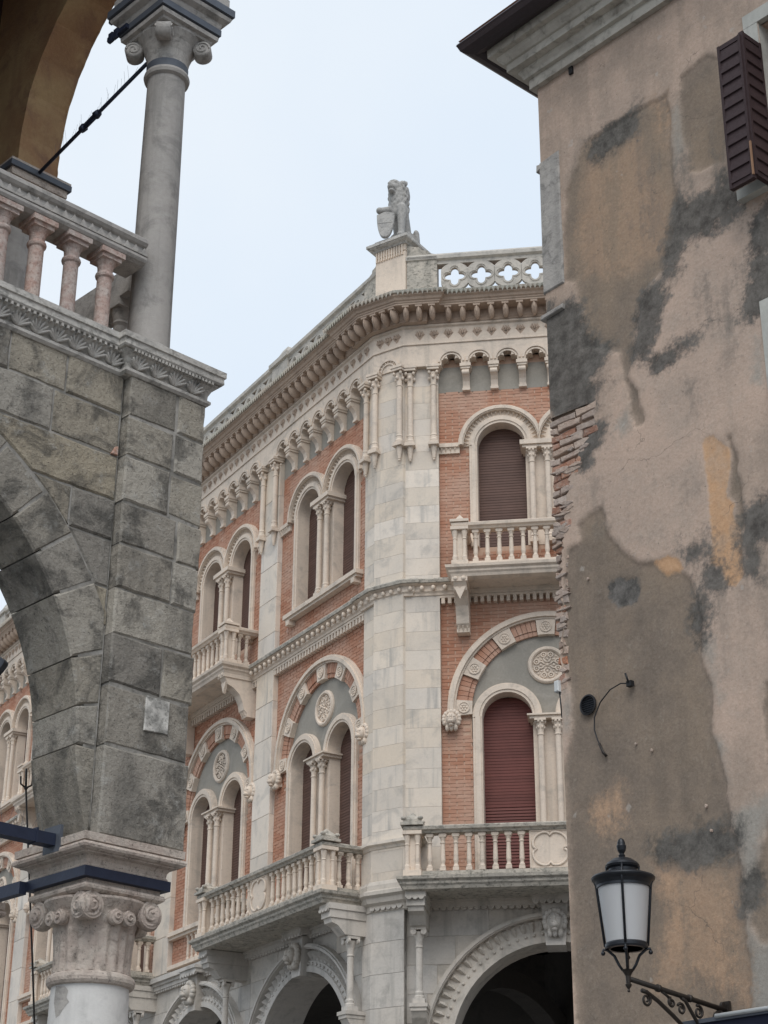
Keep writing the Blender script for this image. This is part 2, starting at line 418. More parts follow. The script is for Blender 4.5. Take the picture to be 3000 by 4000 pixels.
mb = MB(); h = .62
mb.box(-.05, .05, -.05, .05, 0, .05)
mb.lathe([(.048, .05), (.05, .075), (.035, .10), (.033, .12), (.043, .17), (.040, .26), (.034, .42), (.034, .45), (.045, .46), (.045, .475), (.034, .485), (.036, .51), (.052, .56)], n=10)
mb.box(-.055, .055, -.055, .055, .56, .62); mb.box(-.068, .068, -.04, .04, .585, .618)
BALUSTER = mb.mesh('baluster', 'stone')

mb = MB()
mb.sphere((0, 0, .025), .026, 8, 6); mb.lathe([(.02, .04), (.03, .05), (.065, .30)], n=8)
mb.box(-.10, .10, -.10, .10, .30, .35); mb.box(-.085, .085, -.085, .085, .35, .385)
mb.lathe([(.078, .385), (.082, .42), (.066, .45), (.062, .50), (.07, .52), (.055, .55), (.053, 1.58), (.064, 1.59), (.064, 1.61), (.052, 1.62), (.058, 1.72), (.085, 1.86)], n=12)
for q in range(8):
    t = q*pi/4; rr = .105 if q % 2 else .08
    mb.sphere((rr*math.cos(t), rr*math.sin(t), 1.85 if q % 2 else 1.75), (.032, .032, .04), 7, 5)
mb.box(-.115, .115, -.115, .115, 1.90, 1.95); mb.box(-.13, .13, -.13, .13, 1.95, 2.0)
HANGCOL = mb.mesh('hanging_colonnette', 'stone')

def wincol(hh):
    mb = MB(); mb.box(-.075, .075, -.075, .075, 0, .06)
    mb.lathe([(.075, .06), (.078, .09), (.062, .11), (.07, .14), (.056, .17), (.056, .2), (.052, hh-.30), (.064, hh-.29), (.064, hh-.27), (.052, hh-.26), (.056, hh-.2), (.08, hh-.06)], n=14)
    for q in range(8):
        t = q*pi/4+pi/8; mb.sphere((.082*math.cos(t), .082*math.sin(t), hh-.055), (.03, .03, .032), 7, 5)
    for q in range(6):
        t = q*pi/3; mb.sphere((.065*math.cos(t), .065*math.sin(t), hh-.15), (.022, .022, .035), 6, 4)
    mb.box(-.10, .10, -.10, .10, hh-.04, hh)
    return mb.mesh('column', 'stone')
COL2 = wincol(16.66-SILL2); COL1 = wincol(11.38-8.95)

# lion mask, looks along -y, 0.3 m high
def lionmask(mb, s=1.0, o=(0, 0, 0)):
    def sp(x, y, z, a, b, c): mb.sphere((o[0]+x*s, o[1]+y*s, o[2]+z*s), (a*s, b*s, c*s), 10, 7)
    sp(0, .02, 0, .155, .10, .165)
    for q in range(11):
        t = pi*(-.15+1.3*q/10); sp(.135*math.cos(t), -.01, .02+.145*math.sin(t), .042, .05, .05)
    for q in (-1, 0, 1): sp(q*.07, -.02, -.14, .04, .06, .06)
    sp(0, -.07, .015, .095, .08, .115); sp(0, -.13, -.045, .058, .065, .045); sp(0, -.16, -.012, .028, .03, .022)
    sp(0, -.115, .045, .03, .06, .06); sp(-.045, -.115, .045, .03, .03, .018); sp(.045, -.115, .045, .03, .03, .018)
    sp(0, -.11, -.105, .04, .05, .028); sp(-.095, -.02, .13, .034, .03, .036); sp(.095, -.02, .13, .034, .03, .036)
mb = MB(); lionmask(mb); mb.box(-.10, .10, .02, .16, -.14, .12); MASK = mb.mesh('lion_mask', 'stone'); MASKG = mb.mesh('lion_mask', 'gstone')

# rosette and large roundel
mb = MB(); mb.lathe([(.075, 0), (.105, .012), (.105, .02), (.09, .022), (.082, .008)], axis='y', n=18)
for q in range(6):
    t = q*pi/3; mb.sphere((.047*math.cos(t), -.008, .047*math.sin(t)), (.024, .016, .024), 7, 5)
mb.sphere((0, -.01, 0), (.022, .02, .022), 7, 5)
ROSETTE = mb.mesh('rosette', 'stone')
mb = MB(); mb.lathe([(.27, .0), (.27, .03), (.29, .055), (.32, .055), (.345, .03), (.35, 0)], axis='y', n=36)
for q in range(4):
    t = q*pi/2+pi/2; ct, st = math.cos(t), math.sin(t)
    def rot(a, b): return (a*ct-b*st, a*st+b*ct)
    for sgn in (-1, 1):
        cx, cz = rot(.19, sgn*.062)
        mb.lathe([(.028, 0), (.034, .03), (.052, .03), (.058, 0)], cx, 0, 14, cz, axis='y'); mb.sphere((cx, -.008, cz), (.022, .022, .022), 7, 5)
        pts = [rot(.05+.10*i/5, sgn*(.012+.05*math.sin(pi*i/5*.8))) for i in range(6)]
        mb.tube([(p[0], -.012, p[1]) for p in pts], .014, 6)
    p = rot(.115, 0); mb.sphere((p[0], -.008, p[1]), (.024, .018, .024), 7, 5)
    t2 = t+pi/4
    for rr in (.15, .225): mb.sphere((rr*math.cos(t2), -.006, rr*math.sin(t2)), (.02, .018, .02), 6, 5)
mb.sphere((0, -.01, 0), (.03, .03, .03), 8, 6)
mb.lathe([(0.001, .004), (.28, .004)], axis='y', n=30)
ROUNDEL = mb.mesh('roundel', 'stone')

# ---- shutters
SLATS = {}
def shutter(F, xc, zb, zt, single, key='slat'):
    if key not in SLATS:
        m = MB(); m.xprism([(.0, 0), (.012, .047), (.022, .047), (.022, 0)], -.465, .465)
        q_ = MB(); q_.xprism([(.0, .001), (.002, .0), (.005, .052), (.022, .052), (.022, 0)], -.465, .465); SLATS['slat_t'] = q_.mesh('slat', 'shutter'); SLATS['red_t'] = q_.mesh('slat', 'redshutter')
        SLATS['slat'] = m.mesh('slat', 'shutter'); SLATS['red'] = m.mesh('slat', 'redshutter')
    b = MB(); b.box(-.47, .47, 0, .02, zb, zt)
    root = build('roller_shutter', b, 'shutterbed', at(F, xc, YS+.03, 0), pal)
    n = int((zt-zb)/.055)
    op = .40 if key == 'red' else .0
    if single:
        for i in range(n): put('slat', SLATS[key if i < n*op else key+'_t'], at(F, xc, YS, zb+.055*i), root)
    else:
        m = MB()
        for i in range(n):
            z = zb+.055*i; m.xprism([(.0, z), (.005, z+.051), (.022, z+.051), (.022, z)], -.465, .465)
        build('slats', m, 'shutter' if key == 'slat' else 'redshutter', at(F, xc, YS, 0), root, kind='stuff')

def surround(F, xw, side, spring, ri, ro, zb, hood, xlim):
    """stone jambs and archivolt of one light; side -1 = left of the pair"""
    m = MB(); y0 = .05
    ring = lambda a, b, ya, yb, n=22: m.ring(0, spring, a, b, 0, pi, ya, yb, n, xc=(xlim if side < 0 else None), xmin=(-xlim if side > 0 else None))
    ring(ri, ro, y0, YS+.03)
    ring(ri+.05, ro-.03, y0-.02, y0+.01)
    xo = (-ro, -ri) if side < 0 else (ri, ro)
    m.box(xo[0], xo[1], y0, YS+.03, zb, spring, .012)
    m.box(xo[0]+.05, xo[1]-.03, y0-.02, y0+.01, zb, spring)
    if hood:
        ring(ro, ro+.10, .085, YW+.04)
        ring(ro+.10, ro+.20, .0, YW+.04)
        ring(ro+.12, ro+.17, -.025, .01)
        nT = 25
        for i in range(nT):
            t = pi*(i+.5)/nT; rr = ro+.052
            x, z = rr*math.cos(t), spring+rr*math.sin(t)
            if (side < 0 and x > xlim-.03) or (side > 0 and x < -xlim+.03): continue
            e = Vector((math.cos(t), 0, math.sin(t))); f = Vector((-math.sin(t), 0, math.cos(t))); c = Vector((x, .085, z))
            a = [c+e*.045-f*.035, c+e*.045+f*.035, c-e*.05, c+Vector((0, -.06, 0))+e*.03]
            m.add(a, [(0, 1, 3), (1, 2, 3), (2, 0, 3)])
    return build('window_surround', m, 'stone', at(F, xw, 0, 0), pal)

brick_list = []   # (F, x, z, w)
def bricks_rect(F, x0, x1, z0, z1, excl, priority, cut=None):
    row = 0; z = z0
    while z < z1-.03:
        x = x0-(.13 if row % 2 else 0)
        while x < x1:
            a, b = max(x, x0), min(x+.25, x1)
            if cut and cut[2]-.06 < z < cut[3]:
                if a < cut[0] < b: b = cut[0]
                elif a < cut[1] < b: a = cut[1]
            if b-a > .03 and not excl((a+b)/2, z+.03): brick_list.append((F, a, b, z, priority, row))
            x += .262
        z += .066; row += 1

corb = {}
def corbel_unit(wd):
    key = round(wd, 3)
    if key in corb: return corb[key]
    m = MB(); zs = 18.50; zt = 18.98
    def a(cx, cz, r, d0, d1, n=6): return arc(cx, cz, r, R(d0), R(d1), n)
    k = wd/.54
    pl = [(0, zt), (0, zs), (.075, zs)]+a(.155*k, zs+.07, .075, 195, 45)+a(wd/2, zs+.185, .082, 205, -25, 8)+a(wd-.155*k, zs+.07, .075, 135, -15)+[(wd-.075, zs), (wd, zs), (wd, zt)]
    m.prism(pl, -.10, YW+.02)
    m.ring(wd/2, zs+.06, .215, .255, 0, pi, -.125, -.09, 14, xc=wd-.004, xmin=.004)
    m.ring(wd/2, zs+.06, .165, .19, R(15), R(165), -.112, -.09, 12)
    A = m.mesh('trefoil_arch', 'stone')
    c = MB()
    c.box(-.105, .105, -.13, YW, 18.44, 18.505); c.box(-.09, .09, -.11, YW, 18.395, 18.44)
    c.xprism([(YW, 18.395), (-.09, 18.395), (-.10, 18.34), (-.085, 18.28), (-.03, 18.24), (.02, 18.18), (.045, 18.10), (.05, 18.05), (YW, 18.05)], -.065, .065)
    c.box(-.075, .075, .03, YW, 18.0, 18.05); c.lathe([(.05, -.07), (.055, -.06), (.055, .06), (.05, .07)], 0, -.065, 10, 18.325, axis='x')
    B = c.mesh('corbel', 'stone')
    corb[key] = (A, B); return corb[key]

def do_bay(F, c, xl, xr, tag):
    near = tag in ('R0', 'L0', 'L1'); single = tag in ('R0', 'L0')
    bal2 = tag in ('R0', 'L1', 'L3', 'L5'); bal1 = tag in ('R0', 'R1', 'L0', 'L2', 'L4')
    # brick-bed walls
    m = MB(); o2 = .715; r2 = .47
    m.box(xl-.05, xr+.05, YW, YW+.15, 13.55, SILL2)
    pl = [(xl-.05, SILL2), (xl-.05, 18.72), (xr+.05, 18.72), (xr+.05, SILL2), (c+o2+r2, SILL2)]+arc(c+o2, SP2, r2, 0, pi, 14)+[(c+o2-r2, SILL2), (c-o2+r2, SILL2)]+arc(c-o2, SP2, r2, 0, pi, 14)+[(c-o2-r2, SILL2)]
    m.prism(pl, YW, YW+.15)
    zb1 = 8.55 if bal1 else SILL1
    pl = [(xl-.05, zb1), (xl-.05, 13.55), (xr+.05, 13.55), (xr+.05, zb1), (c+1.35, zb1)]+arc(c, ZA, 1.35, 0, pi, 28)+[(c-1.35, zb1)]
    m.prism(pl, YW, YW+.15)
    if not bal1: m.box(xl-.05, xr+.05, YW, YW+.15, 8.3, SILL1)
    build('wall', m, 'brickbed', F, pal)
    # grey plaster strip under the corbels
    m = MB(); m.box(xl, xr, YW-.012, YW+.01, 18.0, 18.55); build('plaster_strip', m, 'plaster', F, pal)
    # bricks
    def ex2(x, z):
        for s in (-1, 1):
            dx = x-(c+s*o2)
            if z > SILL2-.1 and ((z < SP2 and abs(x-c) < 1.25) or math.hypot(dx, z-SP2) < .66): return True
        return z > SILL2-.1 and z < SP2 and abs(x-c) < .4
    def ex1(x, z): return (z < ZA and abs(x-c) < 1.30) or math.hypot(x-c, z-ZA) < 1.5
    pr = 2 if tag == 'R0' else 1
    bricks_rect(F, xl, xr, 14.06, 18.0, ex2, pr, (c-1.25, c+1.25, SILL2-.1, SP2)); bricks_rect(F, xl, xr, 9.3 if not bal1 else 8.6, 13.66, ex1, pr, (c-1.30, c+1.30, 8.5, ZA))
    if not bal1: bricks_rect(F, xl, xr, 8.5, 9.16, lambda x, z: False, 1)
    # second floor windows
    for s in (-1, 1):
        surround(F, c+s*o2, s, SP2, .45, .60, SILL2, True, .713)
        shutter(F, c+s*o2, SILL2, 17.28, single)
        surround(F, c+s*.725, s, SP1, .442, .61, zb1, False, .72)
        shutter(F, c+s*.725, zb1, 11.95, single, 'red' if F is FR else 'slat')
    for (zz, zb, hw, colm, ztop, cx) in ((SP2, SILL2, .265, COL2, 16.66, .145), (SP1, 8.95, .283, COL1, 11.38, .15)):
        m = MB(); zl = zb if zz == SP2 else zb1
        m.box(-hw, hw, .11, YS+.03, zl, zz+.25 if zz == SP2 else zz); m.box(-hw-.05, hw+.05, -.06, YS+.02, ztop, ztop+.05); m.box(-hw-.09, hw+.09, -.10, YS+.01, ztop+.05, zz-.02)
        if zz == SP1: m.box(-hw, hw, -.04, .11, zl, 8.95)
        mu = build('mullion', m, 'stone', at(F, c, 0, 0), pal)
        for s in (-1, 1): put('column', colm, at(F, c+s*cx, .02, zb), mu)
    for s, xa in ((-1, xl), (1, xr)):
        x0, x1 = sorted((xa, c+s*(o2+.78)))
        m = MB(); m.box(x0, x1, .02, YW, SP2-.02, SP2+.06); m.box(x0, x1, .06, YW, SP2-.14, SP2-.02)
        for i in range(int((x1-x0)/.085)):
            xx = x0+.05+.085*i; m.add([(xx-.04, .06, SP2-.02), (xx+.04, .06, SP2-.02), (xx, .06, SP2-.13), (xx, .01, SP2-.04)], [(0, 2, 3), (2, 1, 3), (1, 0, 3)])
        build('impost_band', m, 'stone', F, pal)
    if not bal2:
        m = MB(); m.box(c-1.46, c+1.46, -.07, YW+.1, SILL2-.09, SILL2-.004); m.box(c-1.42, c+1.42, -.03, YW+.1, SILL2-.14, SILL2-.09)
        for s in (-1, 1): m.box(c+s*1.30-.06, c+s*1.30+.06, -.05, YW, SILL2-.24, SILL2-.14)
        build('window_sill', m, 'stone', F, pal)
    if not bal1:
        m = MB(); m.box(xl, xr, -.05, YW+.1, SILL1-.09, SILL1-.004); m.box(xl, xr, .0, YW+.1, SILL1-.15, SILL1-.09)
        m.box(xl, xr, .0, YW+.1, 8.50, 8.58)
        pn = build('balustrade_sill', m, 'stone', F, pal)
        if tag != 'L5':
            for i in range(12): put('baluster', BALUSTER, at(F, c-1.1+.2*i, YW-.02, 8.56, 0, .9), pn)
    # tympanum, relieving arch
    m = MB(); q = .455
    pl = [(c+1.36, SP1)]+arc(c, ZA, 1.36, 0, pi, 28)+[(c-1.36, SP1), (c-.725-q, SP1)]+arc(c-.725, SP1, q, pi, 0, 12)+[(c-.725+q, SP1), (c+.725-q, SP1)]+arc(c+.725, SP1, q, pi, 0, 12)+[(c+.725+q, SP1)]
    m.prism(pl, YW+.03, YW+.12); build('tympanum', m, 'plaster', F, pal)
    put('roundel', ROUNDEL, at(F, c, YW+.03, 12.42), pal)
    m = MB(); m.ring(c, ZA, 1.625, 1.77, R(-3), R(183), .02, YW+.04, 40); m.ring(c, ZA, 1.66, 1.73, R(-3), R(183), -.025, .03, 40)
    ab = build('arch_hood', m, 'stone', F, pal)
    for s in (-1, 1): put('lion_mask', MASK, at(F, c+s*1.70, .02, 11.42), pal)
    for i in range(7):
        t = R(30*i); hw = R(6.3); a0, a1 = t-hw, t+hw
        if i == 0: a0 = -R(4)
        if i == 6: a1 = pi+R(4)
        m = MB(); m.ring(c, ZA, 1.335, 1.62, a0, a1, .035, YW+.1, 5)
        v = build('voussoir', m, 'stone', F, pal)
        tm = (a0+a1)/2; put('rosette', ROSETTE, at(F, c+1.48*math.cos(tm), .036, ZA+1.48*math.sin(tm)), v)
        if i < 6:
            b0, b1 = t+hw+.004, R(30*(i+1))-hw-.004; n = 5
            for j in range(n):
                m = MB(); m._r = random.random()
                e0 = b0+(b1-b0)*j/n+.003; e1 = b0+(b1-b0)*(j+1)/n-.003
                m.ring(c, ZA, 1.43, 1.62, e0, e1, .075, YW+.1, 3)
                m.ring(c, ZA, 1.345, 1.425, e0, e1, .095, YW+.1, 3)
                build('brick', m, 'brick', F, pal)
    # corbel table
    wd = (xr-xl)/7; A, B = corbel_unit(wd)
    for i in range(7):
        ta = put('trefoil_arch', A, at(F, xl+wd*i, 0, 0), pal)
        if i: put('corbel', B, at(F, xl+wd*i, 0, 0), ta)

for b in bays: do_bay(*b)

# bricks: the ones that show largest become parts, the rest one mesh per front
pri = sorted([b for b in brick_list if b[4] == 2 and b[2] < 3.0], key=lambda b: (b[3], b[1]))
cand = [b for b in pri if b[2]-b[1] > .2]
single_ids = set(id(b) for b in random.sample(cand, min(270, len(cand))))
BR = MB(); BR.box(-.125, .125, 0, .03, 0, .059); BRM = BR.mesh('brick', 'brick')
joined = {0: MB(), 1: MB()}
for b in brick_list:
    F, a, c2, z, p_, row = b; yo = YW-.009-random.random()*.004
    if id(b) in single_ids: put('brick', BRM, at(F, (a+c2)/2, yo, z, 0, 1, (c2-a-.014)/.25), pal)
    else:
        m = joined[0 if F is FR else 1]; m._r = random.random()*.98+.01
        x0, x1, z0, z1 = a+.006, c2-.008, z, z+.059
        m.add([(x0, yo, z0), (x1, yo, z0), (x1, yo, z1), (x0, yo, z1), (x0, YW+.01, z0), (x1, YW+.01, z0), (x1, YW+.01, z1), (x0, YW+.01, z1)],
              [(0, 1, 2, 3), (0, 4, 5, 1), (1, 5, 6, 2), (2, 6, 7, 3), (3, 7, 4, 0)])
for i, F in ((0, FR), (1, FL)): build('brickwork', joined[i], 'brick', F, pal, kind='stuff')

# ---- pilasters
for F, xs in ((FL, LP), (FR, [4.715, 9.12])):
    hw = .37 if F is FL else .315
    for x in xs:
        m = MB(); m.box(x-hw+.01, x+hw-.01, .03, .45, 8.2, 18.7)
        p = build('pilaster', m, 'mortar', F, pal)
        z = 8.46
        m = MB(); m.box(x-hw-.02, x+hw+.02, -.10, .2, 18.505, 18.98); build('frieze_plate', m, 'stone', F, p)
        while z < 18.5:
            hh = min(.72+random.random()*.1, 18.52-z)
            m = MB(); m.box(x-hw, x+hw, 0, .42, z+.003, z+hh-.003, .006); build('stone_block', m, 'block', F, p); z += hh
        for s in (-1, 1): put('hanging_colonnette', HANGCOL, at(F, x+s*(hw-.09), -.055, 16.5), p)
# corner pier of the upper floors: chamfered, in courses
crn = build('corner_pier', MB().zprism([wp(FL, -.40, .03), wp(FL, -.02, .03), wp(FC, CW/2, .03), wp(FR, .02, .03), wp(FR, .61, .03), wp(FR, .61, .5), wp(FL, -.40, .5)], 8.3, 18.98), 'plaster', None, pal)
for side in (0, 1):
    z = 8.46
    while z < 18.96:
        hh = min(.33+random.random()*.06, 18.975-z)
        pl = [wp(FL, -.42, 0), wp(FL, -.07, 0), wp(FC, .0, -.065), wp(FC, CW-.01, -.065), wp(FR, .02, .02), wp(FR, .02, .38), wp(FL, -.42, .42)] if side == 0 else [wp(FR, .004, 0), wp(FR, .63, 0), wp(FR, .63, .42), wp(FR, .18, .42)]
        m = MB(); m.zprism(pl, z+.0018, z+hh-.0018); build('stone_block', m, 'block', None, crn); z += hh
for F, x, y in ((FL, -.33, -.05), (FC, .03, -.12), (FC, CW-.05, -.13), (FR, .10, -.045), (FR, .55, -.05)): put('hanging_colonnette', HANGCOL, at(F, x, y, 16.5), crn)
m = MB(); m.sweep([wp(FL, -.44), mitre(0, 0), mitre(1, 0), wp(FR, .65)], [(-.05, 18.505), (.095, 18.505), (.098, 18.98), (-.05, 18.98)]); build('frieze_plate', m, 'stone', None, crn)
m = MB(); m.ring(CW/2, 18.53, .21, .26, 0, pi, -.13, -.09, 16); m.ring(CW/2, 18.53, .135, .16, 0, pi, -.12, -.09, 14)
for i in range(9):
    t = pi*(i+.5)/9; m.sphere((CW/2+.185*math.cos(t), -.105, 18.53+.185*math.sin(t)), (.016, .02, .022), 6, 5)
build('blind_arch', m, 'stone', FC, crn)

# ---- horizontal bands
m = MB(); m.sweep(path(), [(-.05, 18.975), (.125, 18.975), (.125, 19.0), (.10, 19.02), (.10, 19.34), (.14, 19.36), (.14, 19.40), (-.05, 19.42)])
fr = build('frieze', m, 'stone', None, pal)
mb = MB()
mb.add([(-.085, 0, .03), (0, 0, -.075), (.085, 0, .03), (.06, -.012, .035), (0, -.018, -.04), (-.06, -.012, .035)], [(0, 1, 4, 5), (1, 2, 3, 4)])
mb.sphere((0, -.012, .035), (.016, .016, .05), 6, 5); mb.sphere((-.042, -.008, .03), (.026, .014, .03), 6, 5); mb.sphere((.042, -.008, .03), (.026, .014, .03), 6, 5)
for sx in (-1, 1): mb.tube([(sx*.02, -.012, .0), (sx*.045, -.016, .035), (sx*.04, -.012, .075)], .01, 5)
for _i, _v in enumerate(mb.v): mb.v[_i] = (_v[0]*1.18, _v[1]*1.6, _v[2]*1.25)
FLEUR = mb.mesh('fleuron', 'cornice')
spots = along(FL, -21.5, -.10, .27)+along(FC, .03, CW-.03, .2)+along(FR, .16, 4.6, .27)
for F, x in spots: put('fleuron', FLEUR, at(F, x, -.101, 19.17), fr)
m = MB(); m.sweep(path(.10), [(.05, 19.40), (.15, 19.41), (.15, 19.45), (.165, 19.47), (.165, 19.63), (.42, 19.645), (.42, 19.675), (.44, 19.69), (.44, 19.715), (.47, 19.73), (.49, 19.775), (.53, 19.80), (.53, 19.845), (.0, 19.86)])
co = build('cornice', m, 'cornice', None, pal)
mb = MB(); mb.sphere((0, -.26, 19.525), (.060, .15, .145), 12, 9); mb.box(-.066, .066, -.41, -.12, 19.60, 19.652)
mb.sphere((0, -.385, 19.53), (.026, .035, .085), 7, 5)
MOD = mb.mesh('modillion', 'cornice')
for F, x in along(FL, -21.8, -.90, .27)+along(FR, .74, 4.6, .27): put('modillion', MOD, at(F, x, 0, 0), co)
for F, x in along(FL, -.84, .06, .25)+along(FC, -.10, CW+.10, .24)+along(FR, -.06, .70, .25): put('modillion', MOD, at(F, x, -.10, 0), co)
m = MB(); m.sweep(path(.10), [(.50, 19.84), (.565, 19.845), (.58, 19.89), (.56, 19.90), (.30, 20.02), (-.3, 20.10)])
cp = build('copper_flashing', m, 'copper', None, pal)
m = MB()
def fringe(F, x0, x1, dj):
    n = int((x1-x0)/.088)
    for i in range(n):
        x = x0+(x1-x0)*(i+.5)/n; q = .043; y = -.583-dj; v = [F @ Vector(t) for t in ((x-q, y, 19.885), (x+q, y, 19.885), (x, y-.004, 19.765), (x, y+.03, 19.87), (x, y-.04, 19.86))]
        m.add(v, [(0, 2, 4), (2, 1, 4), (0, 4, 1), (0, 1, 3), (0, 3, 2), (1, 2, 3)])
for _f in ((FL, -24, -1.0, 0), (FR, .85, 5.0, 0), (FL, -1.0, .15, .1), (FC, -.15, CW+.15, .1), (FR, -.1, .85, .1)):
    m = MB(); fringe(*_f); build('tooth_fringe', m, 'copper', None, cp, kind='stuff')

# string course between the upper floors
m = MB(); m.sweep(path(.03, .44, .12), [(-.15, 13.78), (.02, 13.79), (.03, 13.83), (.06, 13.86), (.06, 13.96), (.13, 13.99)])
sg = build('string_course', m, 'stone', None, pal)
m = MB(); m.sweep(path(.03, .44, .12), [(.10, 13.99), (.155, 13.995), (.165, 14.05), (.15, 14.075), (-.12, 14.13)])
build('coping', m, 'dirty', None, sg)
mb = MB(); mb.sphere((0, -.10, 13.905), (.042, .045, .052), 8, 6); BALL = mb.mesh('boss', 'stone')
for F, x in along(FL, -20.5, -.5, .20)+along(FL, -.44, .0, .2)+along(FC, -.02, CW+.02, .165)+along(FR, .0, 4.4, .21): put('boss', BALL, at(F, x, -.005, 0), sg)
m = MB()
for F, c, xl, xr, tag in bays:
    n = int((xr-xl)/.115)
    for i in range(n):
        x = xl+(xr-xl)*(i+.5)/n
        vs = [F @ Vector((x+a, b, z)) for z in (13.63, 13.77) for b in (.0, YW) for a in (-.032, .032)]
        m.add(vs, [(0, 2, 3, 1), (4, 5, 7, 6), (0, 1, 5, 4), (2, 6, 7, 3), (0, 4, 6, 2), (1, 3, 7, 5)])
    vs = [F @ Vector((a, b, z)) for z in (13.74, 13.785) for b in (-.005, YW) for a in (xl, xr)]
    m.add(vs, [(0, 2, 3, 1), (4, 5, 7, 6), (0, 1, 5, 4), (2, 6, 7, 3), (0, 4, 6, 2), (1, 3, 7, 5)])
build('dentil_band', m, 'stone', None, sg)

# ---- parapet
m = MB(); m.sweep(path(), [(-.36, 20.10), (-.08, 20.10), (-.08, 20.22), (-.12, 20.25), (-.12, 20.33), (-.36, 20.33), (-.36, 20.10)])
pp = build('parapet', m, 'parapet', None, pal)
m = MB(); m.sweep(path(), [(-.32, 20.93), (-.13, 20.93), (-.13, 21.0), (-.07, 21.03), (-.07, 21.11), (-.12, 21.17), (-.34, 21.17), (-.36, 21.03), (-.32, 20.93)])
build('coping', m, 'parapet', None, pp)
mb = MB(); N_ = 48; vs = []; fs = []
for i in range(N_):
    t = 2*pi*i/N_
    rh = .112+.090*abs(math.cos(2*t))**1.3
    ro = min(.268/max(abs(math.cos(t)), 1e-3), .303/max(abs(math.sin(t)), 1e-3), .318)
    for y in (.13, .21):
        for r in (rh, ro): vs.append((r*math.cos(t), y, r*math.sin(t)))
for i in range(N_):
    a = i*4; b = ((i+1) % N_)*4
    fs += [(a, a+1, b+1, b), (a+1, a+3, b+3, b+1), (a+3, a+2, b+2, b+3), (a+2, a, b, b+2)]
mb.add(vs, fs)
for q in range(4):
    t = q*pi/2; mb.tube([(.14*math.cos(t)+.098*math.cos(u), .125, .14*math.sin(t)+.098*math.sin(u)) for u in [t-R(110)+R(220)*i/9 for i in range(10)]], .014, 5)
QUAT = mb.mesh('quatrefoil', 'parapet')
for F, x in along(FL, -22, -.75, .545)+along(FR, .70, 4.4, .53):
    if F is FL and any(abs(x-q) < .45 for q in LP): continue
    put('quatrefoil', QUAT, at(F, x, 0, 20.63), pp)
for x in LP:
    m = MB(); m.box(x-.36, x+.36, .09, .40, 20.30, 21.02); m.box(x-.42, x+.42, .03, .45, 21.02, 21.13)
    m.add([(x-.36, .09, 21.13), (x+.36, .09, 21.13), (x+.36, .41, 21.13), (x-.36, .41, 21.13), (x-.12, .22, 21.42), (x+.12, .22, 21.42), (x+.12, .3, 21.42), (x-.12, .3, 21.42)], [(0, 1, 5, 4), (1, 2, 6, 5), (2, 3, 7, 6), (3, 0, 4, 7), (4, 5, 6, 7)])
    build('parapet_pier', m, 'parapet', FL, pp)
# corner pedestal
m = MB(); m.box(-.10, CW-.04, .06, .80, 20.05, 21.28); m.box(-.12, CW-.02, .04, .82, 20.05, 20.2)
m.box(-.10, CW-.04, .055, .8, 21.30, 21.46)
for i in range(11):
    m.box(-.085+.061*i, -.055+.061*i, .03, .06, 21.20, 21.43)
ped = build('corner_pedestal', m, 'stone', FC, pal)
m = MB(); m.zprism([(-.24, -.09), (CW+.09, -.09), (CW+.09, .95), (-.24, .95)], 21.52, 21.58); m.sweep([(-.11, .9), (-.11, .05), (CW-.03, .05), (CW-.03, .9)], [(-.02, 21.44), (.02, 21.44), (.04, 21.47), (.11, 21.50), (.12, 21.525), (-.1, 21.53)]); build('pedestal_cap', m, 'leaf', FC, ped)
m = MB(); m.box(-.12, CW-.08, .04, .70, 21.58, 21.70); build('plinth', m, 'statue', FC, ped)
for F, s in ((FR, 1), (FL, -1)):
    m = MB(); x0, x1 = (.02, .62) if s > 0 else (-.72, -.02)
    m.box(x0, x1, .10, .42, 20.28, 21.12); m.box(x0, x1, .07, .45, 21.04, 21.10)
    xa = x0 if s > 0 else x1
    m.prism([(xa, 21.12), (xa+s*.56, 21.12), (xa+s*.56, 21.17), (xa+s*.44, 21.20), (xa+s*.42, 21.26), (xa+s*.30, 21.28), (xa+s*.24, 21.36), (xa+s*.10, 21.38), (xa, 21.44)], .12, .42)
    build('scroll_shoulder', m, 'dirty', F, ped)

# ---- balconies
def quatpanel(mb, x0, x1, y, z0, z1):
    mb.box(x0, x1, y, y+.10, z0, z1); cx, cz = (x0+x1)/2, (z0+z1)/2; a = (x1-x0)/2-.05; b = (z1-z0)/2-.04
    pts = []
    for i in range(48):
        t = 2*pi*i/48; k = .80+.24*abs(math.sin(2*t))**.6
        if i % 12 == 0: k = .74
        pts.append((cx+a*k*math.cos(t)*1.05, y-.008, cz+b*k*math.sin(t)*1.05))
    mb.tube(pts+[pts[0]], .022, 6)
    mb.tube([(x0+.02, y-.005, z0+.02), (x1-.02, y-.005, z0+.02), (x1-.02, y-.005, z1-.02), (x0+.02, y-.005, z1-.02), (x0+.02, y-.005, z0+.02)], .014, 4)
mb = MB()
for sx in (-1, 1):
    for sy in (-1, 1): mb.lathe([(.05, 0), (.05, .08), (.038, .1), (.034, .42), (.044, .43), (.036, .45), (.055, .56), (.055, .62)], sx*.085, sy*.085, 9)
mb.box(-.075, .075, -.075, .075, 0, .62); mb.box(-.15, .15, -.15, .15, -.10, .0); mb.box(-.16, .16, -.16, .16, .60, .66)
POST = mb.mesh('post', 'stone')
mb = MB(); mb.box(-.19, .19, -.19, .19, 0, .05); mb.box(-.15, .15, -.15, .15, .05, .10)
mb.add([(-.15, -.15, .10), (.15, -.15, .10), (.15, .15, .10), (-.15, .15, .10), (0, 0, .25)], [(0, 1, 4), (1, 2, 4), (2, 3, 4), (3, 0, 4)])
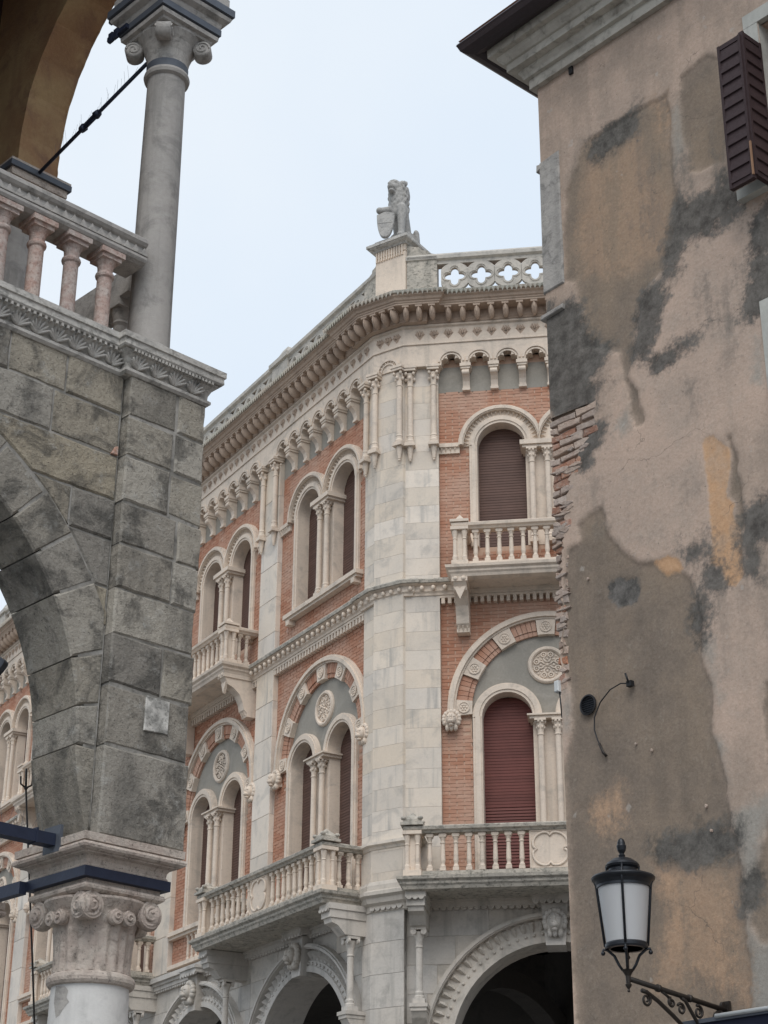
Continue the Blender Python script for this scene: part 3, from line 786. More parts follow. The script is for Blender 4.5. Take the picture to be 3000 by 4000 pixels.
for sx in (-1, 1):
    for sy in (-1, 1): mb.sphere((sx*.14, sy*.14, .12), (.05, .05, .035), 7, 5)
FIN1 = mb.mesh('post_cap', 'dirty')
mb = MB(); mb.box(-.17, .17, -.17, .17, 0, .05); mb.add([(-.10, -.10, .05), (.10, -.10, .05), (.10, .10, .05), (-.10, .10, .05), (0, 0, .20)], [(0, 1, 4), (1, 2, 4), (2, 3, 4), (3, 0, 4)])
FIN2 = mb.mesh('post_cap', 'stone')

def balcony(F, x0, x1, dep, zs, low, panel=None, spc=.206):
    zr = zs+.86; top = 'dirty' if low else 'stone'
    m = MB(); pth = [(x0, .2), (x0, -dep), (x1, -dep), (x1, .2)]
    m.sweep(pth, [(-.22, zs-.22), (-.10, zs-.20), (-.08, zs-.15), (-.05, zs-.12), (-.05, zs-.08), (0, zs-.05), (.01, zs), (-.3, zs+.02)])
    m.box(x0+.15, x1-.15, -dep+.15, .15, zs-.19, zs+.015)
    b = build('balcony', m, top, F, pal)
    q = .13; xa, xb, yf = x0+q+.12, x1-q-.12, -dep+q+.10
    m = MB(); m.box(xa, xb, yf-.09, yf+.09, zs+.02, zs+.10)
    for x in (xa, xb): m.box(x-.09, x+.09, yf+.09, .1, zs+.02, zs+.10)
    build('plinth_rail', m, top, F, b)
    m = MB(); pr = [(-.10, zr-.12), (.0, zr-.12), (.02, zr-.09), (.06, zr-.07), (.07, zr-.02), (.04, zr), (-.2, zr+.004), (-.24, zr-.08), (-.20, zr-.12), (-.10, zr-.12)]
    m.sweep([(xa-.08, .1), (xa-.08, yf-.08), (xb+.08, yf-.08), (xb+.08, .1)], pr)
    build('rail', m, 'dirty' if low else 'stone', F, b)
    for x in (xa, xb):
        p = put('post', POST, at(F, x, yf, zs+.115), b); put('post_cap', FIN1 if low else FIN2, at(F, x, yf, zr+.004), p)
    segs = [(xa+.17, xb-.17)]
    if panel is not None:
        m = MB(); quatpanel(m, panel-.34, panel+.34, yf-.05, zs+.10, zr-.115); build('carved_panel', m, 'stone', F, b)
        segs = [(xa+.17, panel-.36), (panel+.36, xb-.17)]
    for a, c in segs:
        for _, x in along(F, a, c, spc): put('baluster', BALUSTER, at(F, x, yf, zs+.115), b)
    for x in (xa, xb):
        for _, y in along(F, yf+.17, -.02, .2): put('baluster', BALUSTER, at(F, x, y, zs+.115), b)
    return b

mb = MB()   # carved console of the upper balconies, top at z 0, wall at y 0
mb.xprism([(.1, 0), (-.62, 0), (-.64, -.10), (-.58, -.17), (-.56, -.24), (-.42, -.30), (-.28, -.42), (-.20, -.58), (-.17, -.72), (-.10, -.78), (-.10, -.86), (.1, -.86)], -.115, .115)
mb.box(-.14, .14, -.66, .05, -.10, .0)
for sx in (-.07, .07): mb.sphere((sx, -.655, -.05), (.045, .04, .045), 8, 6)
for i in range(3): mb.add([(-.115+.077*i, -.105, -.72), (-.038+.077*i, -.105, -.72), (-.077+.077*i, -.16, -.76), (-.077+.077*i, -.105, -.86)], [(0, 2, 1), (0, 3, 2), (3, 1, 2)])
mb.prism([(-.10, -.20), (0, -.42), (.10, -.20), (.05, -.18), (0, -.22), (-.05, -.18)], -.60, -.54)
CONSOLE = mb.mesh('console', 'stone')
for F, c, xl, xr, tag in bays:
    if tag in ('R0', 'L1', 'L3'):
        b = balcony(F, c-1.70, c+1.70, .76, 14.06, False)
        for s in (-1, 1): put('console', CONSOLE, at(F, c+s*1.46, 0, 13.88), b)

def scallops(mb, pts, z, r=.055, y=0):
    for x in pts:
        mb.ring(x, z, 0.001, r, pi, 2*pi, y-.03, y+.02, 8)
# volute capital + shaft + bracket that carry the lower balconies, wall at y=0 ; z measured down from slab underside
mb = MB(); mb.box(-.17, .17, -.80, .1, -.10, 0); mb.box(-.15, .15, -.77, .1, -.24, -.10)
scallops(mb, [-.10, 0, .10], -.10, .05, -.80); 
mb.xprism([(.1, -.24), (-.74, -.24), (-.72, -.32), (-.60, -.36), (-.52, -.44), (-.46, -.50), (.1, -.50)], -.13, .13)
BLOCK = mb.mesh('console_block', 'gstone')
mb = MB(); mb.lathe([(.085, -1.16), (.085, -1.12), (.068, -1.10), (.075, -1.06), (.06, -1.03), (.055, -.34), (.066, -.33), (.066, -.315), (.055, -.30), (.062, -.2), (.10, -.08)], 0, -.28, 14)
mb.box(-.12, .12, -.40, -.16, -.05, 0); mb.box(-.10, .10, -.38, -.18, -1.24, -1.16)
for sx in (-1, 1):
    for sy in (-.37, -.19): mb.lathe([(.02, -.025), (.05, -.02), (.05, .02), (.02, .025)], sx*.085, sy, 10, -.085, axis='y')
SHAFT = mb.mesh('colonnette', 'gstone')
mb = MB(); mb.box(-.15, .15, -.44, .1, -.06, 0); mb.box(-.13, .13, -.42, .1, -.12, -.06)
mb.xprism([(.1, -.12), (-.40, -.12), (-.34, -.22), (-.10, -.44), (-.06, -.50), (.1, -.50)], -.12, .12); mb.lathe([(.045, -.12), (.055, -.1), (.055, .1), (.045, .12)], 0, -.03, 10, -.47, axis='x')
PEND = mb.mesh('pendant_bracket', 'gstone')
def lowbal(F, x0, x1, panel, supports):
    b = balcony(F, x0, x1, .98, 8.47, True, panel)
    for x in supports:
        put('console_block', BLOCK, at(F, x, 0, 8.27), b); put('colonnette', SHAFT, at(F, x, 0, 7.77), b); put('pendant_bracket', PEND, at(F, x, 0, 6.53), b)
lowbal(FR, -.02, 5.02, 2.5, (.27, 4.75))
lowbal(FR, 6.5, 9.3, None, (6.8,))
lowbal(FL, -5.28, -.10, -2.75, (-.28, -5.0))
lowbal(FL, -14.15, -8.97, -11.6, (-9.2, -13.85))

# ---- ground floor
GZ, GR, GO = 5.80, 1.75, 2.24
garch = [(FR, 2.5, -.0, 4.75), (FR, 7.0, 4.75, REND)]
gl = [-(2.55+4.36*k) for k in range(6)]
for k in range(6): garch.append((FL, gl[k], gl[k]-2.18 if k < 5 else LEND, 0.0 if k == 0 else gl[k-1]-2.18))
LEAFT = None
for F, c, xl, xr in garch:
    m = MB(); yw = .10
    pl = [(xl, 0), (xl, 8.42), (xr, 8.42), (xr, 0), (c+GR+.05, 0)]+arc(c, GZ, GR+.05, 0, pi, 28)+[(c-GR-.05, 0)]
    m.prism(pl, yw+.012, .75); gw = build('ground_floor_wall', m, 'gstone', F, pal)
    z = 3.0
    while z < 8.1:                                    # ashlar courses either side of the archivolt
        hh = min(.47, 8.16-z); dz = max(z-GZ, 0); dz2 = max(z+hh-GZ, 0)
        ri = math.sqrt(max(0, 2.2**2-min(dz, 2.19)**2)) if dz < 2.2 else 0
        for a, b2 in ((xl+.004, c-ri), (c+ri, xr-.004)):
            if dz >= 2.2 or ri < .3:
                mid = [xl+.004, xl+(xr-xl)*.33, xl+(xr-xl)*.66, xr-.004]
                if a < c-.01 or ri >= .3:
                    for j in range(3): build('stone_block', MB().box(mid[j]+.002, mid[j+1]-.002, yw, yw+.05, z+.002, z+hh-.002, .004), 'gstone', F, gw)
                break
            if b2-a > .05: build('stone_block', MB().box(a, b2, yw, yw+.05, z+.002, z+hh-.002, .004), 'gstone', F, gw)
        z += hh
    m = MB(); m.ring(c, GZ, GR, GR+.10, R(-8), R(188), .02, .80, 36); m.ring(c, GZ, GR+.10, GR+.20, R(-8), R(188), .05, yw+.02, 36); m.ring(c, GZ, GR+.20, GR+.40, R(-8), R(188), .092, yw+.03, 36)
    m.ring(c, GZ, GR+.40, GO, R(-8), R(188), -.03, yw+.02, 36); m.ring(c, GZ, GR+.42, GO-.03, R(-8), R(188), -.06, -.02, 36)
    nL_ = 44
    for i in range(nL_):                              # leaf row and bead row
        t = R(-6)+R(192)*(i+.5)/nL_; e = Vector((math.cos(t), 0, math.sin(t))); f = Vector((-e.z, 0, e.x)); cc = Vector((c, 0, GZ))
        p = cc+e*(GR+.29)+Vector((0, .088, 0)); hw = .050
        a = [p+e*.10-f*hw, p+e*.10+f*hw, p-e*.02+f*hw*.9, p-e*.09, p-e*.02-f*hw*.9, p+e*.03+Vector((0, -.10, 0))]
        m.add(a, [(0, 1, 5), (1, 2, 5), (2, 3, 5), (3, 4, 5), (4, 0, 5)])
        p = cc+e*(GR+.145); m.sphere((p.x, .04, p.z), (.026, .026, .026), 6, 5)
    for s in (-1, 1): m.box(c+s*(GR+.245)-.245, c+s*(GR+.245)+.245, .0, .80, 0, GZ-.26)
    av = build('portico_arch', m, 'gstone', F, pal)
    m = MB(); m.prism([(c-.22, 8.16), (c-.16, GZ+GR-.08), (c+.16, GZ+GR-.08), (c+.22, 8.16)], -.10, .5); ks = build('keystone', m, 'gstone', F, pal)
    put('lion_mask', MASKG, at(F, c, -.14, 7.82, 0, 1.2), ks)
    # band with hanging scallops
    m = MB(); m.box(xl, xr, .0, yw+.02, 8.16, 8.24); m.box(xl, xr, -.04, yw+.02, 8.24, 8.30); m.box(xl, xr, -.10, yw+.1, 8.30, 8.40)
    m.box(c-.36, c+.36, -.22, .0, 8.18, 8.26); m.box(c-.38, c+.38, -.25, .0, 8.26, 8.32)
    scallops(m, [xl+.06+.115*i for i in range(int((xr-xl)/.115))], 8.16, .05, .05)
    scallops(m, [c-.3+.12*i for i in range(6)], 8.18, .052, -.20)
    build('scallop_band', m, 'gstone', F, pal)
# corner pier of the ground floor
gp = build('ground_pier', MB().zprism([wp(FL, -.30, -.02), wp(FL, 0, -.02), wp(FC, .02, -.02), wp(FC, CW-.02, -.02), wp(FR, .0, -.02), wp(FR, .03, .3), wp(FL, -.30, .5)], 0, 8.42), 'mortar', None, pal)
z = 0
while z < 8.1:
    hh = min(.52+random.random()*.05, 8.14-z)
    build('stone_block', MB().zprism([mitre(0, .06), mitre(1, .06), wp(FR, .02, .3), wp(FL, -.2, .4), wp(FL, -.26, -.06)], z+.003, z+hh-.003), 'gstone', None, gp); z += hh
pc = [wp(FL, -.36), mitre(0, .02), mitre(1, .02), wp(FR, .14)]
m = MB(); m.sweep(pc, [(.02, 8.12), (.06, 8.14), (.06, 8.24), (.12, 8.28), (.14, 8.36), (.20, 8.40), (.20, 8.46), (.12, 8.50), (.12, 8.58), (.09, 8.64), (.05, 8.66)]); build('pier_moulding', m, 'gstone', None, gp)
m = MB(); m.sweep(pc, [(.04, 8.66), (.04, 9.20), (.06, 9.21), (.08, 9.25), (.13, 9.28), (.13, 9.33), (.0, 9.35)]); build('pier_pedestal', m, 'block', None, gp)
m = MB(); scallops(m, [.05+.11*i for i in range(6)], 8.20, .05, -.09); build('scallop_band', m, 'gstone', FC, gp)

# ---- inside of the portico, roof and mass behind the fronts
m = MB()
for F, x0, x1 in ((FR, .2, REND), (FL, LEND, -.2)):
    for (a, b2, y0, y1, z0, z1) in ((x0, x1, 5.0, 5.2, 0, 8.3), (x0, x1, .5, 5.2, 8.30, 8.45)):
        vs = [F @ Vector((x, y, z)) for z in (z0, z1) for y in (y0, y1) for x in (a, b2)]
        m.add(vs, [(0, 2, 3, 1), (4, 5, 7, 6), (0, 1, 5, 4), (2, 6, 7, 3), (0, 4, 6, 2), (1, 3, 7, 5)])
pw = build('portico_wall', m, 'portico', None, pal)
for x in (1.2, 5.0):     # rib of the portico vault and a doorway inside
    m = MB(); m.ring(0, 4.7, 2.6, 2.95, 0, pi, -.2, .2, 20); build('vault_rib', m, 'portico', FR @ Matrix.Translation((x+.2, 3.0, 0)) @ Matrix.Rotation(R(62), 4, 'Z'), pal)
m = MB(); m.box(2.3, 2.55, 4.85, 5.0, 0, 5.0); m.box(2.75, 3.0, 4.85, 5.0, 0, 5.0); m.box(2.3, 3.0, 4.85, 5.0, 5.0, 5.2); build('doorway', m, 'gstone', FR, pal)
m = MB(); m.zprism([wp(FL, LEND, .45), wp(FL, -.1, .45), wp(FC, CW/2, .5), wp(FR, .1, .45), wp(FR, REND, .45), wp(FR, REND, 11), wp(FL, LEND, 11)], 8.45, 20.0)
build('rear_wall', m, 'brickbed', None, pal)
m = MB(); m.zprism([wp(FL, LEND, .3), wp(FL, -.1, .3), wp(FC, CW/2, .35), wp(FR, .1, .3), wp(FR, REND, .3), wp(FR, REND, 11.2), wp(FL, LEND, 11.2)], 20.0, 20.12)
build('roof', m, 'tile', None, pal)
m = MB()
for F, x in ((FR, REND), (FL, LEND)): 
    vs = [F @ Vector((x+a, y, z)) for z in (0, 20.0) for y in (.05, 11) for a in (-.15, .15)]
    m.add(vs, [(0, 2, 3, 1), (4, 5, 7, 6), (0, 1, 5, 4), (2, 6, 7, 3), (0, 4, 6, 2), (1, 3, 7, 5)])
build('side_wall', m, 'brickbed', None, pal)

# ================================================================ LION STATUE
lion = thing('lion_statue', 'grey stone seated lion statue holding a shield on the palazzo corner pedestal', 'statue', W=at(FC, .24, .38, 21.695, R(14), 1.06, .92))
LW = WM[lion]
m = MB()
def S(x, y, z, a, b=None, c=None): m.sphere((x, y, z), (a, b or a, c or a), 14, 10)
for t in range(9):
    k = t/8; S(.02, .24-.24*k, .22+.50*k, .19, .19-.02*k, .20)
S(.16, .22, .19, .11, .20, .20); S(-.16, .22, .19, .11, .20, .20); S(.22, .03, .05, .07, .14, .05); S(-.2, .03, .05, .07, .14, .05)
for t in range(26):
    k = t/25; S(.12+.01*k, -.15-.05*k, .74-.68*k, .105-.045*k+.012*math.exp(-((k-.93)/.08)**2))
S(.13, -.25, .05, .08, .10, .055)
for t in range(14):
    k = t/13; S(-.12-.18*k, -.13-.14*k, .74-.06*k, .09-.025*k)
S(-.32, -.28, .68, .072, .075, .068)
for t in range(7):
    k = t/6; S(.01-.02*k, -.03-.05*k, .70+.42*k, .205-.015*k, .19-.01*k, .17)
S(.03, .0, 1.12, .215, .19, .27); S(-.03, -.11, 1.24, .165, .18, .17); S(-.05, -.28, 1.17, .095, .11, .075); S(-.055, -.36, 1.205, .04, .04, .03)
S(-.05, -.28, 1.075, .07, .09, .035); S(-.05, -.17, 1.34, .12, .10, .055); S(-.115, -.24, 1.30, .045, .05, .025); S(.02, -.24, 1.30, .045, .05, .025)
S(.105, -.09, 1.36, .055, .045, .055); S(-.165, -.09, 1.36, .055, .045, .055)
for t in range(6):
    k = t/5; S(.30, .30-.06*k, .06+.28*k, .065-.005*k, .09, .09)
rr = random.Random(3)
for i in range(120):                                   # locks of the mane
    a = rr.uniform(-pi, pi); z = rr.uniform(.62, 1.36); f_ = (z-1.0)/.40
    if abs(a+pi/2) < .80 and z > 1.02: continue
    k = 1-.20*f_*f_; x, y = -.01+.215*k*math.cos(a), -.06-.03*f_+.205*k*math.sin(a)
    S(x+.02, y+.03, z, .026, .026, .055)
bodym = m.mesh('body', 'statue')
body = put('body', bodym, LW, lion)
md = body.modifiers.new('fuse', 'REMESH'); md.mode = 'VOXEL'; md.voxel_size = .014; md.use_smooth_shade = True
md = body.modifiers.new('soften', 'SMOOTH'); md.factor = .5; md.iterations = 2
m = MB(); outl = []
for i in range(17):
    k = i/16; outl.append((-.19+.38*k, .60+.025*math.cos((k-.5)*2*pi)))
right = [(.19*math.cos(t)**.8 if math.cos(t) > 0 else 0, .60-.60*math.sin(t)) for t in [pi/2*i/12 for i in range(1, 13)]]
poly = outl+[(x, z) for x, z in right]+[(-x, z) for x, z in right[::-1][1:]]
m.prism(poly, -.03, .03, .012); m.box(-.16, .16, -.036, -.03, .34, .352)
build('shield', m, 'statue', LW @ Matrix.Translation((-.17, -.34, .0)) @ Matrix.Rotation(R(6), 4, 'Z') @ Matrix.Rotation(R(-6), 4, 'X'), lion)
# ================================================================ LOGGIA (foreground left)
log = thing('loggia', 'old grey stone arcade corner with column, arch and marble balustrade above', 'arcade', W=at(FG, .35, .35, 0))
CX, CZ, RI, RX = -1.99, 5.0, 1.904, 2.237
mir = lambda x: 2*CX-x
SX = .066
def clampx(pts, right): return [((min(x, SX) if right else max(x, mir(SX))), z) for x, z in pts]

# arch ring
jo = [0.5, 8.1, 17.6, 30.4, 39.3, 47.6, 58, 69, 80]
jo = jo+[180-a for a in jo[::-1]]
vr = random.Random(5)
for a, b in zip(jo[:-1], jo[1:]):
    n = 6; g_ = .0035; right = (a+b)/2 < 90
    a0, a1 = R(a)+g_/2, R(b)-g_/2
    ro = RX+vr.uniform(-.02, .02)
    pl = clampx(arc(CX, CZ, ro, a0, a1, n), right)+arc(CX, CZ, RI, a1, a0, n)
    q = []
    for p in pl:
        if not q or (abs(p[0]-q[-1][0])+abs(p[1]-q[-1][1])) > 1e-4: q.append(p)
    build('voussoir', MB().prism(rough(q, vr, .10, .004), .07+vr.uniform(-.006, .006), .575, .014), 'soffit', FG, log)
for s in (1, -1):
    f = (lambda x: x) if s > 0 else mir
    pl = [(.045, 4.445), (SX, 4.445), (SX, 5.012), (-.088, 5.012), (-.062, 4.85)]
    build('voussoir', MB().prism([(f(x), z) for x, z in pl], .07, .575, .012), 'soffit', FG, log)

# spandrel stones
def spandrel(x0, x1, z0, z1):
    """stone right of the arch centre, cut to the back of the ring"""
    r = RX+.012; zs = [z0+(z1-z0)*i/6 for i in range(7)]
    lf = []
    for z in zs:
        xc_ = CX+math.sqrt(r*r-(z-CZ)**2) if z-CZ < r-.002 else -99
        lf.append((max(x0, xc_), z))
    if all(p[0] >= x1-.02 for p in lf): return None
    lf = [(min(p[0], x1-.01), p[1]) for p in lf]
    pl = [(x1, z0), (x1, z1)]+lf[::-1]
    q = [pl[0]]
    for p in pl[1:]:
        if abs(p[0]-q[-1][0])+abs(p[1]-q[-1][1]) > .004: q.append(p)
    return q
rows = [(7.43, 7.735, [-1.9, -1.35, -.86, -.40, SX]), (7.10, 7.43, [-1.98, -1.25, -.49, SX]), (6.765, 7.10, [-1.0, SX]), (6.47, 6.765, [-.7, -.28, SX]), (6.125, 6.47, [-.6, SX]), (5.85, 6.125, [-.3, SX])]
for z0, z1, xs in rows:
    for x0, x1 in zip(xs[:-1], xs[1:]):
        pl = spandrel(x0+.004, x1-.004, z0+.004, z1-.004)
        if not pl: continue
        for s in (1, -1):
            f = (lambda x: x) if s > 0 else mir
            build('stone_block', MB().prism(rough([(f(x), z) for x, z in (pl if s > 0 else pl[::-1])], vr), .068+vr.uniform(-.010, .004), .56, .012), 'trachyte', FG, log)
# backing of mortar behind the joints
pl = [(CX-2.06, 4.5), (CX-2.06, 7.73), (CX+2.06, 7.73), (CX+2.06, 4.5)]+arc(CX, CZ, RI+.06, 0, pi, 26)
build('mortar_core', MB().prism(pl, .077, .55), 'mortar', FG, log)
build('brick', MB().prism([(.0, 7.105), (.055, 7.105), (.055, 7.175), (.03, 7.165)], .055, .12, .004), 'oldbrick', FG, log)
# pier stones
zz = [4.445, 5.032, 5.447, 5.796, 6.118, 6.438, 6.757, 7.095, 7.412, 7.735]
sp = [None, None, .494, None, .531, .553, .461, .483, .491]
for s in (1, -1):
    f = (lambda x: x) if s > 0 else mir
    for i in range(9):
        xs = [.071, .755+vr.uniform(-.012, .012)] if sp[i] is None else [.071, sp[i], .755+vr.uniform(-.014, .012)]
        for a, b in zip(xs[:-1], xs[1:]):
            j = [vr.uniform(-.008, .008) for _ in range(4)]; e = vr.choice((.003, .004, .006, .009))
            pl = [(f(a+e), zz[i]+e+j[0]*(i > 0)), (f(b-e), zz[i]+e+j[1]*(i > 0)), (f(b-e), zz[i+1]-e+j[2]*.5), (f(a+e), zz[i+1]-e+j[3]*.5)]
            build('stone_block', MB().prism(rough(pl if s > 0 else pl[::-1], vr), vr.uniform(-.013, -.002), .57, .013), 'trachyte', FG, log)
    x0, x1 = sorted((f(.085), f(.735)))
    build('mortar_core', MB().box(x0, x1, .004, .55, 4.46, 7.73), 'mortar', FG, log)
build('patch_stone', MB().prism([(.372, 5.19), (.565, 5.20), (.568, 5.425), (.375, 5.43)], -.016, .05, .004), 'whitestain', FG, log)

# capital with volutes and column, twice (the second carries the far side of the arch)
def squ(h, cx=.35, cy=.35): return [(cx-h, cy-h), (cx+h, cy-h), (cx+h, cy+h), (cx-h, cy+h)]
m = MB(); m.lathe([(.240, 3.655), (.236, 3.70), (.239, 3.80), (.250, 3.90), (.256, 3.93), (.285, 4.02), (.33, 4.085), (.33, 4.10)], .35, .35, 96, rmod=lambda t, z: 1+((.030*max(-1, min(1, 1.8*math.cos(20*t)))) if z < 3.93 else .004*math.cos(20*t)))
CAPB = m.mesh('bell', 'palepink')
m = MB(); m.sweep(squ(.30), [(-.08, 4.088), (-.03, 4.09), (-.03, 4.108), (-.012, 4.11), (.008, 4.125), (.012, 4.14), (.004, 4.155), (-.014, 4.16), (-.014, 4.19), (-.05, 4.19)], True)
ABL = m.mesh('lower_abacus', 'palepink')
m = MB(); m.sweep(squ(.30), [(-.03, 4.185), (.032, 4.187), (.032, 4.25), (-.03, 4.252)], True); BAND = m.mesh('iron_band', 'iron')
m = MB(); m.sweep(squ(.30), [(-.05, 4.25), (.014, 4.25), (.018, 4.262), (.008, 4.272), (.012, 4.30), (.03, 4.322), (.062, 4.330), (.062, 4.338), (.080, 4.340), (.098, 4.352), (.102, 4.368), (.094, 4.384), (.076, 4.388), (.076, 4.394), (.090, 4.396), (.092, 4.445), (-.3, 4.445)], True)
m.box(.08, .62, .08, .62, 4.26, 4.43); ABU = m.mesh('upper_abacus', 'palepink')
def spiral(mb, c, r, ax, turns=2.1, th=.013, out=.02):
    pts = []
    for i in range(34):
        k = i/33; t = 2*pi*turns*k; rr = r*(1-.86*k)
        a, b = rr*math.cos(t+pi/2), rr*math.sin(t+pi/2)
        pts.append((c[0]+a, c[1]-out*(.3+k), c[2]+b) if ax == 'y' else (c[0]-out*(.3+k), c[1]-a, c[2]+b))
    mb.tube(pts, [th*(1-.35*i/33) for i in range(34)], 6)
m = MB()
for ax in ('y', 'x'):
    for s in (-1, 1):
        for mx_ in (0, 1):
            face = -1 if mx_ == 0 else 1
            cpos = .35+s*.225
            c = (cpos, .35+face*.265, 4.028) if ax == 'y' else (.35+face*.265, cpos, 4.028)
            if ax == 'y': m.lathe([(.05, -.12), (.07, -.07), (.086, -.02), (.090, 0), (.084, .022)], c[0], c[1], 22, c[2], axis='y') if face < 0 else m.lathe([(.084, -.022), (.090, 0), (.086, .02), (.07, .07), (.05, .12)], c[0], c[1], 22, c[2], axis='y')
            else: m.lathe([(.084, -.022), (.090, 0), (.086, .02), (.07, .07), (.05, .12)] if face < 0 else [(.05, -.12), (.07, -.07), (.086, -.02), (.090, 0), (.084, .022)], c[0], c[1], 22, c[2], axis='x')
            if face < 0: spiral(m, c, .080, ax, 2.1, .015, .030)
            if s < 0:
                cm = .35+(.035 if True else 0)
                for q in (-.05, .045):
                    c2 = (.35+q, .35+face*.295, 3.975) if ax == 'y' else (.35+face*.295, .35+q, 3.975)
                    if ax == 'y': m.lathe([(.03, -.06), (.046, -.03), (.050, 0), (.044, .02)], c2[0], c2[1], 14, c2[2], axis='y')
                    else: m.lathe([(.044, -.02), (.050, 0), (.046, .03), (.03, .06)], c2[0], c2[1], 14, c2[2], axis='x')
                    if face < 0: spiral(m, c2, .043, ax, 1.8, .010, .024)
VOL = m.mesh('volutes', 'palepink')
m = MB(); m.lathe([(.245, 3.572), (.265, 3.578), (.276, 3.595), (.278, 3.615), (.272, 3.635), (.255, 3.648), (.238, 3.655)], .35, .35, 48); NECK = m.mesh('neck_ring', 'palepink')
m = MB(); m.lathe([(.33, 0), (.33, .16), (.345, .20), (.33, .26), (.29, .28), (.30, .33), (.272, .36), (.268, .5), (.262, 1.8), (.249, 3.3), (.243, 3.58)], .35, .35, 48); m.box(-.05, .75, -.05, .75, 0, .12); SHF = m.mesh('column_shaft', 'istria')
for dx, dy in ((0, 0), (mir(.70)-0, 0), (0, 2.1), (mir(.70), 2.1)):
    F = FG @ Matrix.Translation((dx, dy, 0))
    c = put('column', SHF, F, log)
    for nm, me in (('neck_ring', NECK), ('bell', CAPB), ('volutes', VOL), ('lower_abacus', ABL), ('iron_band', BAND), ('upper_abacus', ABU)): put(nm, me, F, c)
    if dx == 0 and dy == 0:                          # grey filler where the white stone has flaked
        m = MB(); ol = [(178, 3.565), (196, 3.56), (203, 3.53), (201, 3.49), (206, 3.46), (197, 3.42), (191, 3.385), (184, 3.37), (180, 3.42), (176, 3.47)]
        vs = [(.35+.2485*math.cos(R(a)), .35+.2485*math.sin(R(a)), z) for a, z in ol]; cz_ = (.35+.2495*math.cos(R(190)), .35+.2495*math.sin(R(190)), 3.48)
        n_ = len(vs); m.add(vs+[cz_], [((i+1) % n_, i, n_) for i in range(n_)]); build('filler_patch', m, 'rail', F, c)
# iron ties of the lower arch
m = MB(); m.box(CX*2, -.055, .26, .35, 4.40, 4.475); t1 = build('tie_beam', m, 'iron', FG, log)
m = MB(); m.box(-.052, -.03, .22, .40, 4.36, 4.53); build('tie_plate', m, 'ironband', FG, t1)
m = MB(); m.box(-.20, -.185, .255, .355, 4.395, 4.49); build('strap', m, 'iron', FG, t1)
m = MB(); m.box(-.035, .02, .66, 2.2, 4.165, 4.245); build('tie_beam', m, 'iron', FG, log)
m = MB(); sr = random.Random(2)
for i in range(26):
    x = -.95+.033*i; m.tube([(x, .30, 4.47), (x+sr.uniform(-.06, .06), .30+sr.uniform(-.05, .05), 4.60)], .0008, 4)
build('bird_spikes', m, 'ironband', FG, log, kind='stuff')

# carved string course above the arch
CP = [(2*CX-.83, .7), (2*CX-.80+.0, .0), (mir(.035), .0), (mir(.035), .07), (.035, .07), (.035, 0), (.735, 0), (.735, .75)]
CP[0] = (2*CX-.80, .7)
m = MB(); m.sweep(CP, [(-.10, 7.715), (.012, 7.718), (.030, 7.735), (.030, 7.755), (.010, 7.772), (.012, 7.80), (.03, 7.84), (.062, 7.875), (.066, 7.885)])
cs = build('carved_string_course', m, 'leaf', FG, log)
m = MB(); m.sweep(CP, [(.0, 7.885), (.085, 7.888), (.095, 7.90), (.092, 7.945), (.105, 7.95), (.105, 7.995), (-.45, 8.01)]); build('coping', m, 'leaf', FG, cs)
mb = MB()
for i in range(7):
    t = R(-66+22*i); L_ = .085-.018*abs(math.sin(t)); p = []
    for k in range(5):
        q = k/4; p.append((L_*math.sin(t)*q*1.25, -.008-.040*q*q-.002, 7.775+L_*math.cos(t)*q*1.15))
    mb.tube(p, [.008, .012, .013, .012, .006], 6)
LEAFM = mb.mesh('acanthus_leaf', 'leaf')
for x, y in [(.11+.165*i, 0) for i in range(4)]+[(-.06-.155*i, .07) for i in range(10)]: put('acanthus_leaf', LEAFM, at(FG, x, y-.006, 0), cs)
mb = MB(); mb.box(-.006, .006, -.10, -.07, 7.868, 7.89); 
for grp in (range(25), range(25, 50)):
  m = MB()
  for i in grp:
    x, y = (.04+.03*i, 0) if i < 25 else (-.03-.045*(i-25), .07)
    if x > .735: continue
    m.box(x-.009, x+.009, y-.088, y-.05, 7.866, 7.889)
  build('bead_row', m, 'leaf', FG, cs)

# upper storey: balustrade
m = MB(); m.box(2*CX, .20, .06, .26, 7.97, 8.035); ub = build('balustrade', m, 'rail', FG, log)
mb = MB(); mb.lathe([(.062, 0), (.062, .03), (.054, .05), (.054, .46), (.066, .47), (.070, .485), (.066, .50), (.054, .51), (.058, .56), (.078, .605)], n=20)
mb.box(-.082, .082, -.082, .082, .60, .632); mb.box(-.10, .10, -.10, .10, .632, .672)
PB_ = mb.mesh('baluster', 'pink')
for i in range(13): put('baluster', PB_, at(FG, -.113-.29*i, .15, 8.03, 0), ub)
m = MB(); m.sweep([(2*CX, .06), (.17, .06)], [(-.24, 8.70), (-.03, 8.70), (.005, 8.715), (.018, 8.735), (.018, 8.755), (-.012, 8.775), (-.016, 8.845), (.004, 8.855), (.022, 8.875), (.022, 8.905), (.0, 8.925), (-.22, 8.925), (-.24, 8.70)])
rl = build('rail', m, 'rail', FG, ub)
m = MB()
for i in range(38):
    x = .15-.077*i; m.add([(x-.037, .072, 8.778), (x+.037, .072, 8.778), (x, .072, 8.842), (x-.037, .056, 8.778), (x+.037, .056, 8.778), (x, .056, 8.842)], [(3, 4, 5), (0, 3, 5, 2), (1, 2, 5, 4), (0, 1, 4, 3)])
build('zigzag_band', m, 'rail', FG, rl)
m = MB(); m.box(.28, .46, .42, 2.1, 8.70, 8.92); m.box(.28, .46, .42, 2.1, 7.97, 8.035); sb = build('side_balustrade', m, 'rail', FG, log)
